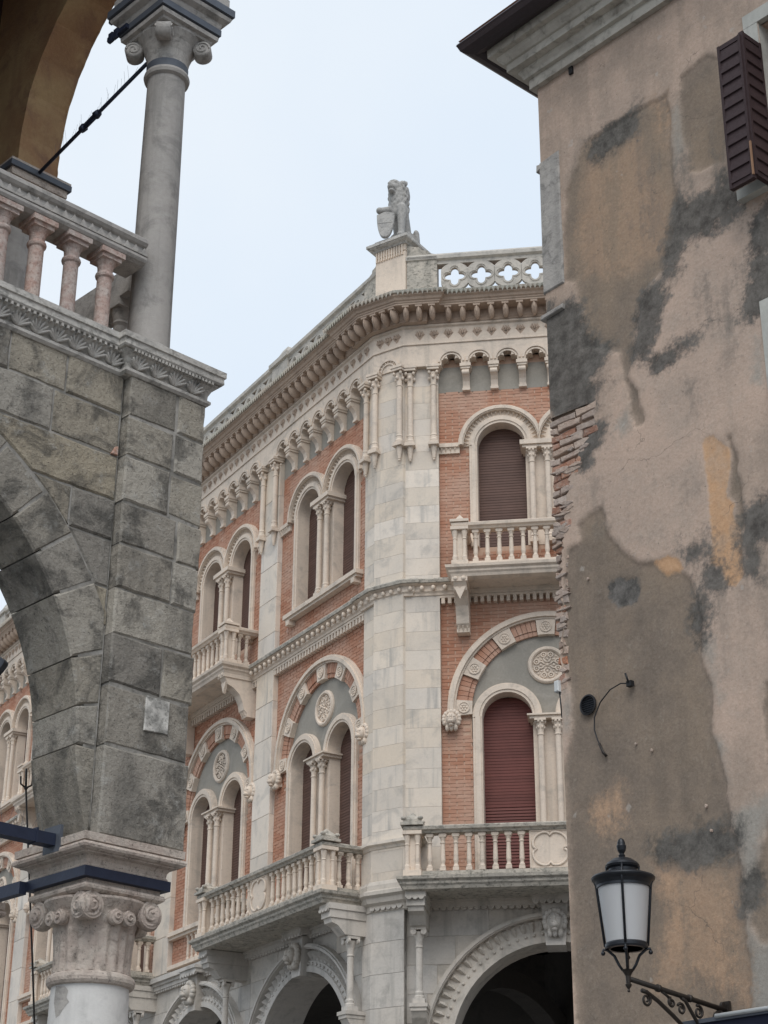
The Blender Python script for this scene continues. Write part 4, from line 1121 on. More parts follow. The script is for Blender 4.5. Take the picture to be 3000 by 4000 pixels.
mb = MB(); mb.lathe([(.062, 0), (.054, .05), (.054, .46), (.068, .485), (.054, .51), (.078, .605)], n=16); mb.box(-.09, .09, -.09, .09, .605, .672); SBM = mb.mesh('baluster', 'rail')
for i in range(6): put('baluster', SBM, at(FG, .37, .62+.29*i, 8.03), sb)

# upper corner column
UX, UY = .375, .25
m = MB(); m.lathe([(.20, 7.99), (.205, 8.03), (.20, 8.07), (.172, 8.085), (.178, 8.115), (.160, 8.14), (.157, 8.5), (.155, 9.6), (.149, 10.57)], UX, UY, 40); uc = build('upper_column', m, 'shaft', FG, log)
m = MB(); m.lathe([(.15, 10.56), (.175, 10.575), (.182, 10.60), (.175, 10.625), (.155, 10.635)], UX, UY, 36); build('neck_ring', m, 'shaft', FG, uc)
m = MB(); m.lathe([(.155, 10.633), (.162, 10.635), (.166, 10.70), (.155, 10.702)], UX, UY, 36); build('iron_band', m, 'ironband', FG, uc)
m = MB(); m.lathe([(.155, 10.63), (.16, 10.72), (.175, 10.80), (.205, 10.88), (.25, 10.945), (.25, 10.96)], UX, UY, 36)
for sx in (-1, 1):
    for sy in (-1, 1):
        d = Vector((sx, sy, 0)).normalized(); cc = Vector((UX, UY, 10.872))+d*.272
        m.tube([cc-d*.12+Vector((0, 0, .05)), cc-d*.05+Vector((0, 0, .075)), cc+d*.01+Vector((0, 0, .068))], [.03, .035, .04], 8)
        pr = Vector((-d.y, d.x, 0)); a = cc-pr*.055; b = cc+pr*.055
        m.tube([a-pr*.006, a, b, b+pr*.006], [.045, .072, .072, .045], 18)
        for e, sgn in ((a, -1), (b, 1)):
            m.tube([(e+pr*sgn*.008)+(d*math.cos(u)+Vector((0, 0, 1))*math.sin(u))*(.058*(1-.8*k)) for k, u in [(i/18, 2*pi*1.6*i/18) for i in range(19)]], .007, 5)
build('capital', m, 'rail', FG, uc)
def squ2(h): return squ(h, UX, UY)
m = MB(); m.sweep(squ2(.24), [(-.05, 10.95), (.0, 10.955), (.005, 10.975), (.035, 10.985), (.04, 11.02), (.02, 11.035), (-.05, 11.035)], True); build('lower_abacus', m, 'rail', FG, uc)
m = MB(); m.sweep(squ2(.24), [(-.03, 11.033), (.052, 11.037), (.052, 11.095), (-.03, 11.097)], True); build('iron_band', m, 'ironband', FG, uc)
m = MB(); m.sweep(squ2(.24), [(-.05, 11.095), (.04, 11.095), (.05, 11.12), (.055, 11.15), (.10, 11.175), (.11, 11.20), (.10, 11.22), (-.05, 11.22)], True); build('upper_abacus', m, 'rail', FG, uc)
m = MB(); m.sweep(squ2(.24), [(-.03, 11.22), (.125, 11.222), (.125, 11.29), (-.03, 11.292)], True); build('iron_band', m, 'ironband', FG, uc)
m = MB(); m.sweep(squ2(.24), [(-.05, 11.29), (.09, 11.29), (.09, 11.40), (-.3, 11.40)], True); build('impost', m, 'rail', FG, uc)
for z in (11.065, 11.255):
    m = MB()
    for y in (.55, .62):
        m.box(.05, .075, y-.03, y+.02, z-.045, z+.045)
    m.box(.055, .09, .40, .66, z-.02, z+.02)
    build('iron_clamp', m, 'iron', FG, uc)
# end arch, rear pier, vault and roof of the upper storey
intr = [(2.11, 10.68), (2.105, 11.0), (2.04, 11.4), (1.91, 11.7), (1.72, 11.98), (1.50, 12.2), (1.25, 12.36), (1.0, 12.40), (.78, 12.26), (.62, 11.95), (.53, 11.40)]
er = random.Random(9); fine = []
for (a, b), (c, d) in zip(intr[:-1], intr[1:]):
    for i in range(6):
        k = i/6; fine.append((a+(c-a)*k, b+(d-b)*k))
fine.append(intr[-1])
m = MB(); pl = fine+[(.02, 11.40), (.02, 13.4), (2.75, 13.4), (2.75, 10.68)]
m.xprism(pl, .20, .585)
pl2 = [(y+er.uniform(-.006, .006), z+er.uniform(-.006, .006)) for y, z in fine]+[(.04, 11.40), (.04, 13.38), (2.73, 13.38), (2.73, 10.68)]
m.xprism(pl2, .585, .60)
ea = build('end_arch', m, 'ochre', FG, log)
m = MB(); m.box(.12, .68, 2.05, 2.72, 10.53, 10.60); m.box(.15, .65, 2.08, 2.7, 10.46, 10.53); m.box(.10, .70, 2.03, 2.74, 10.655, 10.68)
rp = build('rear_capital', m, 'palepink', FG, log)
m = MB(); m.box(.095, .705, 2.025, 2.745, 10.60, 10.655); build('iron_band', m, 'ironband', FG, rp)
m = MB(); m.lathe([(.20, 7.98), (.20, 8.06), (.165, 8.12), (.16, 9.3), (.15, 10.26), (.18, 10.28), (.15, 10.31), (.24, 10.46)], .40, 2.38, 30); build('rear_column', m, 'shaft', FG, log)
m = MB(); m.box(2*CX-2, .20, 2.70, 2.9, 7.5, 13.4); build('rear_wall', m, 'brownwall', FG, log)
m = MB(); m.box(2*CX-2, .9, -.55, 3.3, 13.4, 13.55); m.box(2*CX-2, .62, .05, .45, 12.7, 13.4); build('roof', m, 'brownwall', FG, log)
m = MB(); m.box(2*CX-2, .74, .5, 2.95, 7.5, 7.7); build('floor_slab', m, 'ochre', FG, log)
m = MB(); m.box(2*CX-2, 2*CX-.7, 0, 2.9, 0, 13.4); build('end_pier', m, 'trachyte', FG, log)
for k, rows_ in ((0, 1),):
    pass
# iron tie rod with turnbuckle from the corner capital back to the rear pier
A_ = Vector((UX-.10, UY+.14, 10.80)); B_ = Vector((.375, 2.07, 10.635)); D_ = (B_-A_).normalized()
m = MB(); m.tube([A_, B_], .016, 8); tr = build('tie_rod', m, 'iron', FG, log)
mid = A_+(B_-A_)*.50; sd = D_.cross(Vector((0, 0, 1))).normalized(); up_ = sd.cross(D_)
m = MB()
for q in (-1, 1): m.tube([mid-D_*.09+up_*.026*q, mid+D_*.09+up_*.026*q], .011, 6)
for q in (-1, 1): m.tube([mid+D_*(.085*q), mid+D_*(.135*q)], [.036, .030], 8)
build('turnbuckle', m, 'iron', FG, tr)
m = MB()
for i in range(22):
    p = A_+(B_-A_)*(.12+.035*i); m.tube([p, p+Vector((er.uniform(-.04, .04), er.uniform(-.02, .02), .13))], .0008, 4)
build('bird_spikes', m, 'ironband', FG, tr, kind='stuff')

# floodlight inside the arch and leaning rod behind it
fl = thing('floodlight', 'small grey and black spotlight under the loggia arch at the left picture edge', 'spotlight', W=at(FG, -.50, .60, 5.62))
m = MB(); m.lathe([(.05, -.07), (.075, .0), (.085, .09), (.085, .11)], 0, 0, 18, 0, axis='x'); build('housing', m, 'ironband', WM[fl] @ Matrix.Rotation(R(30), 4, 'Y'), fl)
m = MB(); m.lathe([(.09, .10), (.09, .135), (.07, .14)], 0, 0, 18, 0, axis='x'); build('rim', m, 'black', WM[fl] @ Matrix.Rotation(R(30), 4, 'Y'), fl)
m = MB(); m.tube([(0, 0, .05), (-.05, 0, .45), (-.05, 0, 1.88)], .012, 6); build('arm', m, 'black', WM[fl], fl)
rd = thing('iron_rod', 'thin dark iron rod with forked tip leaning behind the big capital', 'rod', (-2.173, 13.84, 0))
m = MB(); m.tube([(-2.173, 13.84, 0), (-2.667, 13.744, 4.227), (-2.829, 13.711, 5.55)], .008, 8); build('shaft', m, 'rust', None, rd)
m = MB(); t0 = Vector((-2.829, 13.711, 5.55))
m.tube([t0, t0+Vector((-.01, 0, .16))], .009, 6)
for s in (-1, 1): m.tube([t0+Vector((0, 0, .0)), t0+Vector((.04*s, .02*s, .03)), t0+Vector((.045*s, .022*s, .09))], .008, 6)
m.sphere(t0, .016, 8, 6); build('forked_tip', m, 'rust', None, rd)

# ================================================================ OLD HOUSE (right)
hs = thing('old_house', 'old house corner with peeling pink and brown plaster, eaves and dark shutters', 'house', W=at(FB, -1.3, 0, 0))
PATCH = {
 'dark': [[(-1.30, 9.12), (-0.92, 9.07), (-0.91, 8.83), (-0.86, 8.66), (-0.74, 8.62), (-0.68, 8.60), (-0.73, 8.43), (-0.81, 8.34), (-0.76, 8.25), (-0.87, 8.15), (-1.08, 8.12), (-1.28, 8.14), (-1.33, 8.66)], [(0.10, 9.45), (0.28, 9.40), (0.47, 9.36), (0.55, 9.49), (0.76, 9.24), (0.63, 9.17), (0.43, 9.16), (0.19, 9.15), (0.03, 9.20)], [(-0.29, 8.87), (0.02, 8.95), (0.09, 9.13), (0.00, 9.20), (-0.07, 8.99), (-0.12, 8.82), (-0.20, 8.54), (-0.34, 8.29), (-0.41, 8.41), (-0.35, 8.69)], [(0.72, 8.99), (0.92, 9.07), (0.83, 8.31), (0.67, 8.23), (0.74, 8.58)], [(0.47, 6.75), (0.67, 6.74), (0.65, 6.57), (0.54, 6.53), (0.53, 6.30), (0.44, 6.38)], [(-0.23, 8.23), (-0.02, 8.29), (0.13, 8.26), (-0.06, 8.18), (-0.19, 8.18)], [(-0.54, 4.63), (0.11, 4.60), (0.19, 4.51), (0.10, 4.46), (-0.49, 4.54)], [(-0.72, 10.53), (-0.33, 10.54), (-0.30, 10.43), (-0.61, 10.36), (-0.74, 10.41)], [(-0.10, 6.65), (0.15, 6.70), (0.14, 6.56), (-0.02, 6.53)], [(-0.01, 6.26), (0.06, 6.24), (0.02, 5.96), (0.01, 6.10)], [(0.16, 6.46), (0.23, 6.42), (0.25, 6.30), (0.12, 6.33)], [(0.20, 4.24), (0.29, 4.24), (0.23, 4.10), (0.19, 4.08)], [(-1.02, 7.76), (-0.82, 7.89), (-0.81, 7.77), (-0.96, 7.65)]],
 'dcrisp': [[(-0.80, 6.60), (-0.71, 6.64), (-0.55, 6.57), (-0.51, 6.46), (-0.56, 6.39), (-0.74, 6.41), (-0.80, 6.50)]],
 'brown': [[(-0.82, 7.26), (-0.78, 7.16), (-0.74, 6.98), (-0.64, 6.82), (-0.52, 6.69), (-0.36, 6.66), (-0.07, 6.49), (-0.02, 6.33), (0.01, 6.10), (-0.00, 5.85), (0.08, 5.64), (0.07, 5.46), (0.05, 5.24), (0.13, 5.01), (0.14, 4.67), (0.19, 4.45), (0.19, 4.08), (0.19, 3.78), (0.16, 3.38), (-1.29, 3.45), (-1.31, 5.26), (-1.21, 5.60), (-1.20, 5.90), (-1.28, 6.14), (-1.28, 6.55), (-1.22, 6.81), (-1.20, 7.03), (-1.09, 7.05), (-1.07, 7.19)], [(-0.84, 10.52), (-0.73, 10.58), (-0.31, 10.55), (0.01, 10.55), (0.09, 10.56), (0.09, 10.28), (0.09, 9.77), (0.05, 9.26), (-0.07, 8.97), (-0.31, 8.88), (-0.36, 8.70), (-0.42, 8.40), (-0.51, 8.22), (-0.40, 8.07), (-0.37, 7.79), (-0.44, 7.78), (-0.50, 7.90), (-0.49, 8.10), (-0.57, 8.46), (-0.93, 8.67), (-0.93, 8.95), (-0.96, 9.11), (-0.99, 9.29), (-1.09, 9.35), (-1.05, 10.17), (-0.96, 10.28)], [(0.44, 4.60), (0.34, 4.37), (0.26, 4.17), (0.23, 3.98), (0.30, 3.86), (0.36, 3.85), (0.57, 4.02), (0.63, 4.52)], [(0.53, 5.51), (0.48, 5.36), (0.47, 5.14), (0.48, 4.97), (0.65, 5.26)], [(0.22, 10.62), (0.47, 10.66), (0.62, 10.57), (0.58, 9.60), (0.24, 9.71), (0.21, 10.03), (0.19, 10.41)], [(0.33, 7.41), (0.42, 7.38), (0.45, 7.15), (0.45, 6.81), (0.45, 6.62), (0.38, 6.66), (0.40, 6.86), (0.34, 6.92), (0.40, 7.23)]],
 'orange': [[(0.15, 7.39), (0.19, 7.45), (0.27, 7.43), (0.35, 7.33), (0.40, 7.28), (0.37, 7.10), (0.33, 6.93), (0.39, 6.85), (0.37, 6.73), (0.43, 6.59), (0.41, 6.30), (0.34, 6.25), (0.25, 6.29), (0.23, 6.42), (0.15, 6.47), (0.17, 6.91), (0.17, 7.11)], [(-0.37, 6.65), (-0.21, 6.66), (-0.12, 6.61), (-0.07, 6.50), (-0.12, 6.49), (-0.24, 6.51)]],
 'osoft': [[(-0.81, 10.39), (-0.52, 10.29), (-0.28, 10.35), (-0.22, 10.14), (0.01, 9.81), (-0.02, 9.12), (-0.29, 9.11), (-0.59, 9.10), (-0.89, 9.31), (-0.89, 9.73)], [(-1.17, 5.05), (-0.80, 5.05), (-0.72, 4.84), (-0.99, 4.84)], [(-0.57, 4.53), (0.16, 4.30), (0.12, 3.49), (-0.57, 3.68), (-0.46, 4.19)], [(-0.03, 10.54), (0.07, 10.52), (0.05, 9.98), (-0.04, 10.10)]],
 'grey': [[(0.14, 4.67), (0.24, 4.70), (0.45, 4.75), (0.43, 4.58), (0.34, 4.37), (0.26, 4.17), (0.23, 3.98), (0.30, 3.86), (0.36, 3.84), (0.45, 3.79), (0.40, 3.35), (0.16, 3.38), (0.19, 4.08), (0.19, 4.45)], [(0.09, 10.32), (0.18, 10.38), (0.20, 9.89), (0.09, 9.77)], [(-0.63, 7.85), (-0.50, 7.96), (-0.48, 7.82), (-0.58, 7.77)], [(-1.28, 5.89), (-1.20, 5.85), (-1.25, 5.61), (-1.29, 5.64)], [(0.68, 8.04), (0.76, 8.03), (0.70, 7.66), (0.63, 7.71)], [(0.02, 5.96), (0.12, 5.88), (0.12, 5.51), (0.07, 5.67)], [(-1.09, 5.83), (-0.98, 5.80), (-0.97, 5.67), (-1.07, 5.67)], [(0.05, 5.24), (0.12, 5.19), (0.15, 4.94), (0.12, 5.01)]],
}

PATCH['wash'] = [[(-1.5, 11.6), (1.6, 11.6), (1.6, 9.6), (.7, 9.5), (.2, 9.0), (-.3, 8.7), (-.7, 7.9), (-1.5, 7.6)], [(.45, 7.4), (1.2, 7.6), (1.2, 5.6), (.5, 5.2)], [(.1, 5.2), (.9, 5.4), (.9, 3.0), (.0, 3.0)]]
def sdf(X, Z, poly):
    d = np.full(X.shape, 1e9); ins = np.zeros(X.shape, bool); n = len(poly)
    for i in range(n):
        ax, az = poly[i]; bx, bz = poly[(i+1) % n]; ex, ez = bx-ax, bz-az
        t = np.clip(((X-ax)*ex+(Z-az)*ez)/(ex*ex+ez*ez+1e-9), 0, 1)
        d = np.minimum(d, (X-ax-ex*t)**2+(Z-az-ez*t)**2)
        if az != bz: ins ^= ((az > Z) != (bz > Z)) & (X < (bx-ax)*(Z-az)/(bz-az)+ax)
    return np.sqrt(d)*np.where(ins, 1, -1)
def housemat():
    N = NT('peeling_house_plaster')
    def at_(n): return N.n('Attribute', attribute_name=n).outputs['Fac']
    nf = N.noise(9, 7, .7); nm = N.noise(3.2, 6, .65); nb = N.noise(1.1, 4, .55); nx = N.noise(26, 5, .7)
    n0 = N.noise(4.5, 8, .72); nv = N.noise(4, 5, .65, stretch=(1, 1, .10)); nl = N.noise(.75, 5, .6)
    def msk(n, amp, soft, src=nf, off=0.0):
        v = N.math('ADD', at_(n), N.math('MULTIPLY', N.math('SUBTRACT', src, .5), amp)); return N.rng(v, off-soft, off+soft)
    mot = N.math('ADD', N.math('MULTIPLY', n0, .55), N.math('MULTIPLY', nx, .45))
    pink = N.mix(N.rng(nl, .38, .62), (.58, .44, .355), (.50, .39, .32))
    pink = N.mix(N.math('MULTIPLY', N.rng(nm, .46, .70), .45), pink, (.43, .36, .305))
    pink = N.mix(N.math('MULTIPLY', N.rng(nv, .52, .75), .30), pink, (.36, .30, .25))
    pink = N.mix(N.math('MULTIPLY', N.rng(mot, .52, .66), .35), pink, (.33, .28, .235))
    brown = N.mix(N.rng(nm, .35, .65), (.27, .217, .172), (.22, .18, .147))
    brown = N.mix(N.math('MULTIPLY', N.rng(nv, .48, .70), .5), brown, (.17, .142, .118))
    brown = N.mix(N.math('MULTIPLY', N.rng(nl, .45, .62), .6), brown, (.345, .265, .195))
    brown = N.mix(N.math('MULTIPLY', N.rng(mot, .54, .66), .45), brown, (.36, .315, .265))
    pink = N.mix(N.math('MULTIPLY', N.math('MULTIPLY', N.rng(at_('wash'), -.25, .25), N.rng(N.math('ADD', N.math('MULTIPLY', nv, .5), N.math('MULTIPLY', nm, .5)), .40, .60, .25, 1.0)), .62), pink, (.33, .265, .215))
    c = pink
    c = N.mix(N.math('MULTIPLY', msk('grey', .30, .09, mot), .85), c, N.mix(n0, (.28, .27, .245), (.42, .40, .36)))
    mb_ = N.math('ADD', N.math('MULTIPLY', msk('brown', .06, .018, nx), .60), N.math('MULTIPLY', msk('brown', .28, .10, n0), .40)); c = N.mix(mb_, c, brown)
    mos = N.math('MULTIPLY', msk('osoft', .5, .12, mot, .02), N.rng(N.math('ADD', N.math('MULTIPLY', mot, .5), N.math('MULTIPLY', nv, .5)), .42, .56, .15, 1.0))
    c = N.mix(N.math('MULTIPLY', mos, .9), c, (.52, .35, .235))
    mo = msk('orange', .04, .014, nx); c = N.mix(mo, c, N.mix(N.rng(nm, .4, .65), (.60, .375, .225), (.55, .385, .27)))
    dk = N.mix(N.rng(nf, .3, .7), (.058, .057, .054), (.17, .162, .15))
    c = N.mix(N.math('MULTIPLY', msk('dark', .55, .07, mot, -.05), .93), c, dk)
    c = N.mix(N.math('MULTIPLY', N.rng(nl, .50, .66), N.rng(N.math('ADD', N.math('MULTIPLY', mot, .5), N.math('MULTIPLY', nv, .5)), .46, .58, 0, .62)), c, (.18, .165, .148))
    c = N.mix(N.math('MULTIPLY', msk('dcrisp', .10, .018, nx), .92), c, N.mix(N.rng(nf, .3, .7), (.060, .060, .058), (.20, .19, .18)))
    # hairline cracks
    vo = N.n('TexVoronoi'); vo.feature = 'DISTANCE_TO_EDGE'; vo.inputs['Scale'].default_value = 1.15
    wv = N.n('Mix'); wv.data_type = 'VECTOR'
    nc = N.n('TexNoise'); nc.inputs['Scale'].default_value = 5; nc.inputs['Detail'].default_value = 5; N.l(N.pos(), nc.inputs['Vector'])
    va = N.n('VectorMath'); va.operation = 'SCALE'; va.inputs['Scale'].default_value = .30; N.l(nc.outputs['Color'], va.inputs[0])
    vb = N.n('VectorMath'); vb.operation = 'ADD'; N.l(N.pos(), vb.inputs[0]); N.l(va.outputs[0], vb.inputs[1]); N.l(vb.outputs[0], vo.inputs['Vector'])
    crk = N.math('MULTIPLY', N.rng(vo.outputs['Distance'], .0, .006, 1, 0), N.rng(nb, .56, .64))
    c = N.mix(N.math('MULTIPLY', crk, .6), c, (.10, .09, .08))
    # pale scuffs, pits
    c = N.mix(N.math('MULTIPLY', N.rng(N.noise(7, 3, .5), .70, .76), .5), c, (.5, .46, .42))
    c = N.mix(N.math('MULTIPLY', N.rng(N.noise(38, 2, .5), .70, .78), .5), c, (.10, .09, .08))
    c = N.mix(N.math('MULTIPLY', N.rng(N.noise(17, 6, .75), .55, .75), .35), c, (.17, .15, .135))
    c = N.mix(.8, c, N.mix(N.noise(42, 6, .8), (.15, .15, .15), (.85, .85, .85)), 'SOFT_LIGHT')
    N.bump(nf, .35, .02); N.bump(nx, .28, .012)
    return N.done(c, .92, .15)
M['house'] = housemat()
# wall as a fine sheet carrying the plaster layers; ragged at the broken corner
brk = [(8.14, -.83), (7.96, -.84), (7.74, -1.04), (7.57, -1.14), (7.26, -1.185), (7.02, -1.235), (6.69, -1.262), (6.27, -1.275), (5.9, -1.30)]
def brk_x(z):
    if z > 8.16 or z < 5.9: return -1.30
    for (z1, x1), (z0, x0) in zip(brk[:-1], brk[1:]):
        if z0 <= z <= z1: return x0+(x1-x0)*(z-z0)/(z1-z0)
    return -.9 if z > 8 else -1.3
H0, H1, HZ = -1.30, 3.2, 11.5; st = .021
nx_, nz_ = int((H1-H0)/st), int(HZ/st); hr = random.Random(4)
GX, GZ_ = np.meshgrid(np.linspace(H0, H1, nx_+1), np.linspace(0, HZ, nz_+1))
xbr = np.array([brk_x(z)+(hr.uniform(-.02, .02) if 5.9 < z < 8.2 else 0) for z in np.linspace(0, HZ, nz_+1)])[:, None]
GX = np.maximum(GX, xbr)
fx, fz = GX.ravel(), GZ_.ravel()
vis = (fx < 1.3) & (fz > 3.0)
def fbm(s, seed, oct_=4):
    o = np.zeros(fx.shape)
    for i in np.nonzero(vis)[0]: o[i] = mnoise.fractal((fx[i]*s, seed, fz[i]*s), .8, 2.1, oct_)
    return o
f1 = fbm(2.2, 3.7, 5); f2 = fbm(7.0, 11.3, 3)
A = {k: np.max([sdf(fx, fz, p) for p in PATCH[k]], axis=0) for k in PATCH}
for k, a_, b_ in (('brown', .030, .016), ('orange', .018, .014), ('dcrisp', .02, .02), ('dark', .10, .05), ('grey', .07, .03), ('osoft', .09, .04)): A[k] = A[k]+f1*a_+f2*b_
def stp(v, w): t = np.clip((v+w)/(2*w), 0, 1); return t*t*(3-2*t)
dy = .016*stp(A['brown'], .012)*(1-stp(A['orange'], .012))+.007*stp(A['orange'], .012)+.006*stp(A['dcrisp'], .012)+.003*f1*vis
dy = np.where(fx <= xbr.repeat(nx_+1, 1).ravel()+.001, 0, dy)
verts = list(zip(fx.tolist(), dy.tolist(), fz.tolist()))
A = {k: v.astype('f') for k, v in A.items()}
faces = []
for j in range(nz_):
    for i in range(nx_):
        x = H0+(H1-H0)*(i+.5)/nx_; z = HZ*(j+.5)/nz_
        if 1.0 < x < 1.95 and 9.27 < z < 10.68: continue
        if .93 < x < 1.9 and 7.0 < z < 8.2: continue
        a = j*(nx_+1)+i
        if verts[a+1][0]-verts[a][0] < 1e-5 and verts[a+nx_+2][0]-verts[a+nx_+1][0] < 1e-5: continue
        faces.append((a, a+1, a+nx_+2, a+nx_+1))
me = bpy.data.meshes.new('wall'); me.from_pydata(verts, [], faces)
for k in PATCH:
    at_ = me.attributes.new(k, 'FLOAT', 'POINT'); at_.data.foreach_set('value', A[k])
me.materials.append(M['house']); me.polygons.foreach_set('use_smooth', [True]*len(me.polygons)); me.update()
put('wall', me, FB, hs)
m = MB(); m.box(-1.275, 3.2, .03, .5, 0, HZ); 
core = MB(); core.add([], [])
# masonry core behind the plaster, with the two window holes left open
core = MB(); core.box(-1.29, .93, .030, 7, 0, HZ); core.box(.93, 3.2, .04, 7, 0, 7.0); core.box(.93, 3.2, .04, 7, 8.2, 9.27); core.box(.93, 3.2, .04, 7, 10.68, HZ); core.box(1.95, 3.2, .04, 7, 7.0, 10.68); core.box(.93, 3.2, .4, 7, 7.0, 10.68)
build('masonry_core', core, 'lime', FB, hs)
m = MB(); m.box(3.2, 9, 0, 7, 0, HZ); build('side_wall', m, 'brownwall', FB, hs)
m = MB(); m.add([(-1.30, 0, 0), (-1.30, 0, 5.9), (-1.30, 7, 5.9), (-1.30, 7, 0), (-1.30, 0, 8.16), (-1.30, 0, HZ), (-1.30, 7, HZ), (-1.30, 7, 8.16), (-1.30, .12, 5.9), (-1.30, .12, 8.16)], [(0, 1, 2, 3), (4, 5, 6, 7), (8, 9, 7, 2)]); build('gable_wall', m, 'lime', FB, hs)
# exposed bricks at the broken corner
z = 5.92; row = 0
while z < 8.13:
    xb = brk_x(z+.03)+.04; x = -1.315+(-.05 if row % 2 else 0)
    while x < xb:
        ln = (.13 if (row % 2 and x < -1.3) else .245)*hr.uniform(.85, 1.1); x1 = min(x+ln, xb+.02)
        x0 = max(x, -1.312+hr.uniform(-.016, .012))
        if x1-x0 > .03:
            y = hr.uniform(-.004, .010); j = lambda: hr.uniform(-.011, .011)
            pl = [(x0+j()*.8, z+.002+j()), (x1+j(), z+.002+j()), (x1+j(), z+.055+j()), ((x0+x1)/2, z+.058+j()), (x0+j()*.8, z+.055+j())]
            build('brick', MB().prism(rough(pl, hr, .06, .008), y, .22, .005), 'oldbrick' if hr.random() < .30 else 'lime', FB, hs)
        x += ln+.014
    z += .068; row += 1
m = MB()                                              # lime smeared over the broken bricks
for i in range(34):
    z = hr.uniform(5.95, 8.1); xb = brk_x(z); x = hr.uniform(-1.31, xb+.03); a_ = hr.uniform(.03, .10); b_ = hr.uniform(.012, .035); t0_ = hr.uniform(-.25, .25)
    pl = []
    for q in range(9):
        t = 2*pi*q/9; k = hr.uniform(.55, 1.15); u_, v_ = a_*k*math.cos(t), b_*k*math.sin(t); pl.append((max(x+u_*math.cos(t0_)-v_*math.sin(t0_), -1.33), z+u_*math.sin(t0_)+v_*math.cos(t0_)))
    m._r = hr.random(); m.prism(rough(pl, hr, .03, .006), hr.uniform(-.008, -.003), .05, .003)
build('lime_smears', m, 'lime', FB, hs, kind='stuff')
# quoin, ledge
m = MB(); m.prism([(-1.318, 9.33), (-1.09, 9.34), (-1.085, 10.64), (-1.31, 10.62)], -.014, .4, .01); q1 = build('quoin_stone', m, 'rail', FB, hs)
m = MB(); m.prism([(-1.345, 9.085), (-1.10, 9.10), (-1.095, 9.14), (-1.34, 9.125)], -.03, .4, .006); build('ledge_stone', m, 'rail', FB, hs)
m = MB(); m.prism([(-1.34, 10.54), (-1.29, 10.55), (-1.29, 10.60), (-1.335, 10.61)], -.02, .3, .006); build('ledge_stone', m, 'rail', FB, hs)
# eaves
EP = [(-1.30, 7), (-1.30, 0), (9, 0)]
m = MB(); m.sweep(EP, [(-.05, 11.395), (.05, 11.395), (.05, 11.495), (.085, 11.50), (.092, 11.53), (.115, 11.56), (.118, 11.585), (.185, 11.59), (.185, 11.665), (.205, 11.67), (.235, 11.705), (.25, 11.745), (.30, 11.75), (.305, 11.84), (-.1, 11.86)]); ev = build('eaves_cornice', m, 'eave', FB, hs)
m = MB(); m.sweep(EP, [(.30, 11.84), (.33, 11.815), (.38, 11.80), (.43, 11.81), (.47, 11.84), (.485, 11.88), (.495, 11.90), (.49, 11.915), (.30, 11.92), (.30, 11.84)]); build('gutter', m, 'gutter', FB, ev)
m = MB(); m.sweep(EP, [(.46, 11.92), (.48, 11.95), (-3.0, 13.3)]); build('roof', m, 'tile', FB, hs)
m = MB(); m.prism([(-.92, 11.32), (-.88, 11.32), (-.88, 11.39), (-.92, 11.39)], -.02, .05); build('iron_stub', m, 'black', FB, hs)
# window with folded shutters
m = MB(); m.box(.86, 2.05, -.012, .05, 10.68, 10.80); m.box(.86, .985, -.01, .40, 9.25, 10.68); m.box(1.94, 2.08, -.01, .4, 9.25, 10.68)
wf = build('window', m, 'white', FB, hs)
m = MB(); m.box(.70, 2.15, -.07, .30, 9.17, 9.255); build('sill', m, 'white', FB, wf)
m = MB(); m.box(1.02, 1.94, .25, .27, 9.26, 10.68); build('pane', m, 'barewood', FB, wf)
SL = MB(); SL.add([(0, -.008, 0), (1, -.008, 0), (1, .006, .098), (0, .006, .098), (0, .012, -.004), (1, .012, -.004), (1, .026, .094), (0, .026, .094)], [(0, 1, 2, 3), (4, 7, 6, 5), (0, 4, 5, 1), (3, 2, 6, 7), (0, 3, 7, 4), (1, 5, 6, 2)])
SLM = SL.mesh('slat', 'wood')
def leaf(W, wd):
    m = MB(); hgt = 1.29
    m.box(0, .022, -.005, .035, 0, hgt); m.box(wd-.022, wd, -.005, .035, 0, hgt); m.box(.022, wd-.022, .0, .03, 0, .04); m.box(.022, wd-.022, 0, .03, hgt-.04, hgt); m.box(.02, wd-.02, .03, .036, 0, hgt)
    o = build('shutter_leaf', m, 'wood', W, wf)
    for i in range(11): put('slat', SLM, W @ Matrix.Translation((.02, 0, .04+.110*i)) @ Matrix.Diagonal((wd-.04, 1, 1.1, 1)), o)
    return o
l1 = leaf(at(FB, .775, -.25, 9.14), .215)
l2 = leaf(at(FB, 1.0, -.235, 9.17, R(90)) @ Matrix.Identity(4), .225)
m = MB(); m.box(.985, .998, -.262, -.25, 9.16, 9.45); build('bare_edge', m, 'barewood', FB, l1)
# jamb of the lower window
m = MB(); m.box(.765, .93, -.015, .35, 6.95, 8.30); m.box(.93, 1.95, -.015, .35, 8.18, 8.30)
w2 = build('window', m, 'white', FB, hs); m = MB(); m.box(.93, 1.9, .1, .14, 6.95, 8.2); build('shutter_leaf', m, 'wood', FB, w2)
# vent grille
m = MB(); m.lathe([(.075, 0), (.078, .012), (.066, .016), (.062, .002)], axis='y', n=24); m.lathe([(.001, -.03), (.066, -.03)], axis='y', n=20)
vg = build('vent_grille', m, 'black', at(FB, -1.035, -.002, 5.745), hs)
m = MB(); m.xprism([(-.006, -.004), (.0, .006), (.004, .004), (-.002, -.006)], -.5, .5); VS = m.mesh('vent_slat', 'lampiron')
for i in range(7):
    z = -.048+.016*i; wdt = 2*math.sqrt(max(.064**2-z*z, .0004)); put('vent_slat', VS, at(FB, -1.035, -.004, 5.745+z) @ Matrix.Diagonal((wdt, 1, 1, 1)), vg)
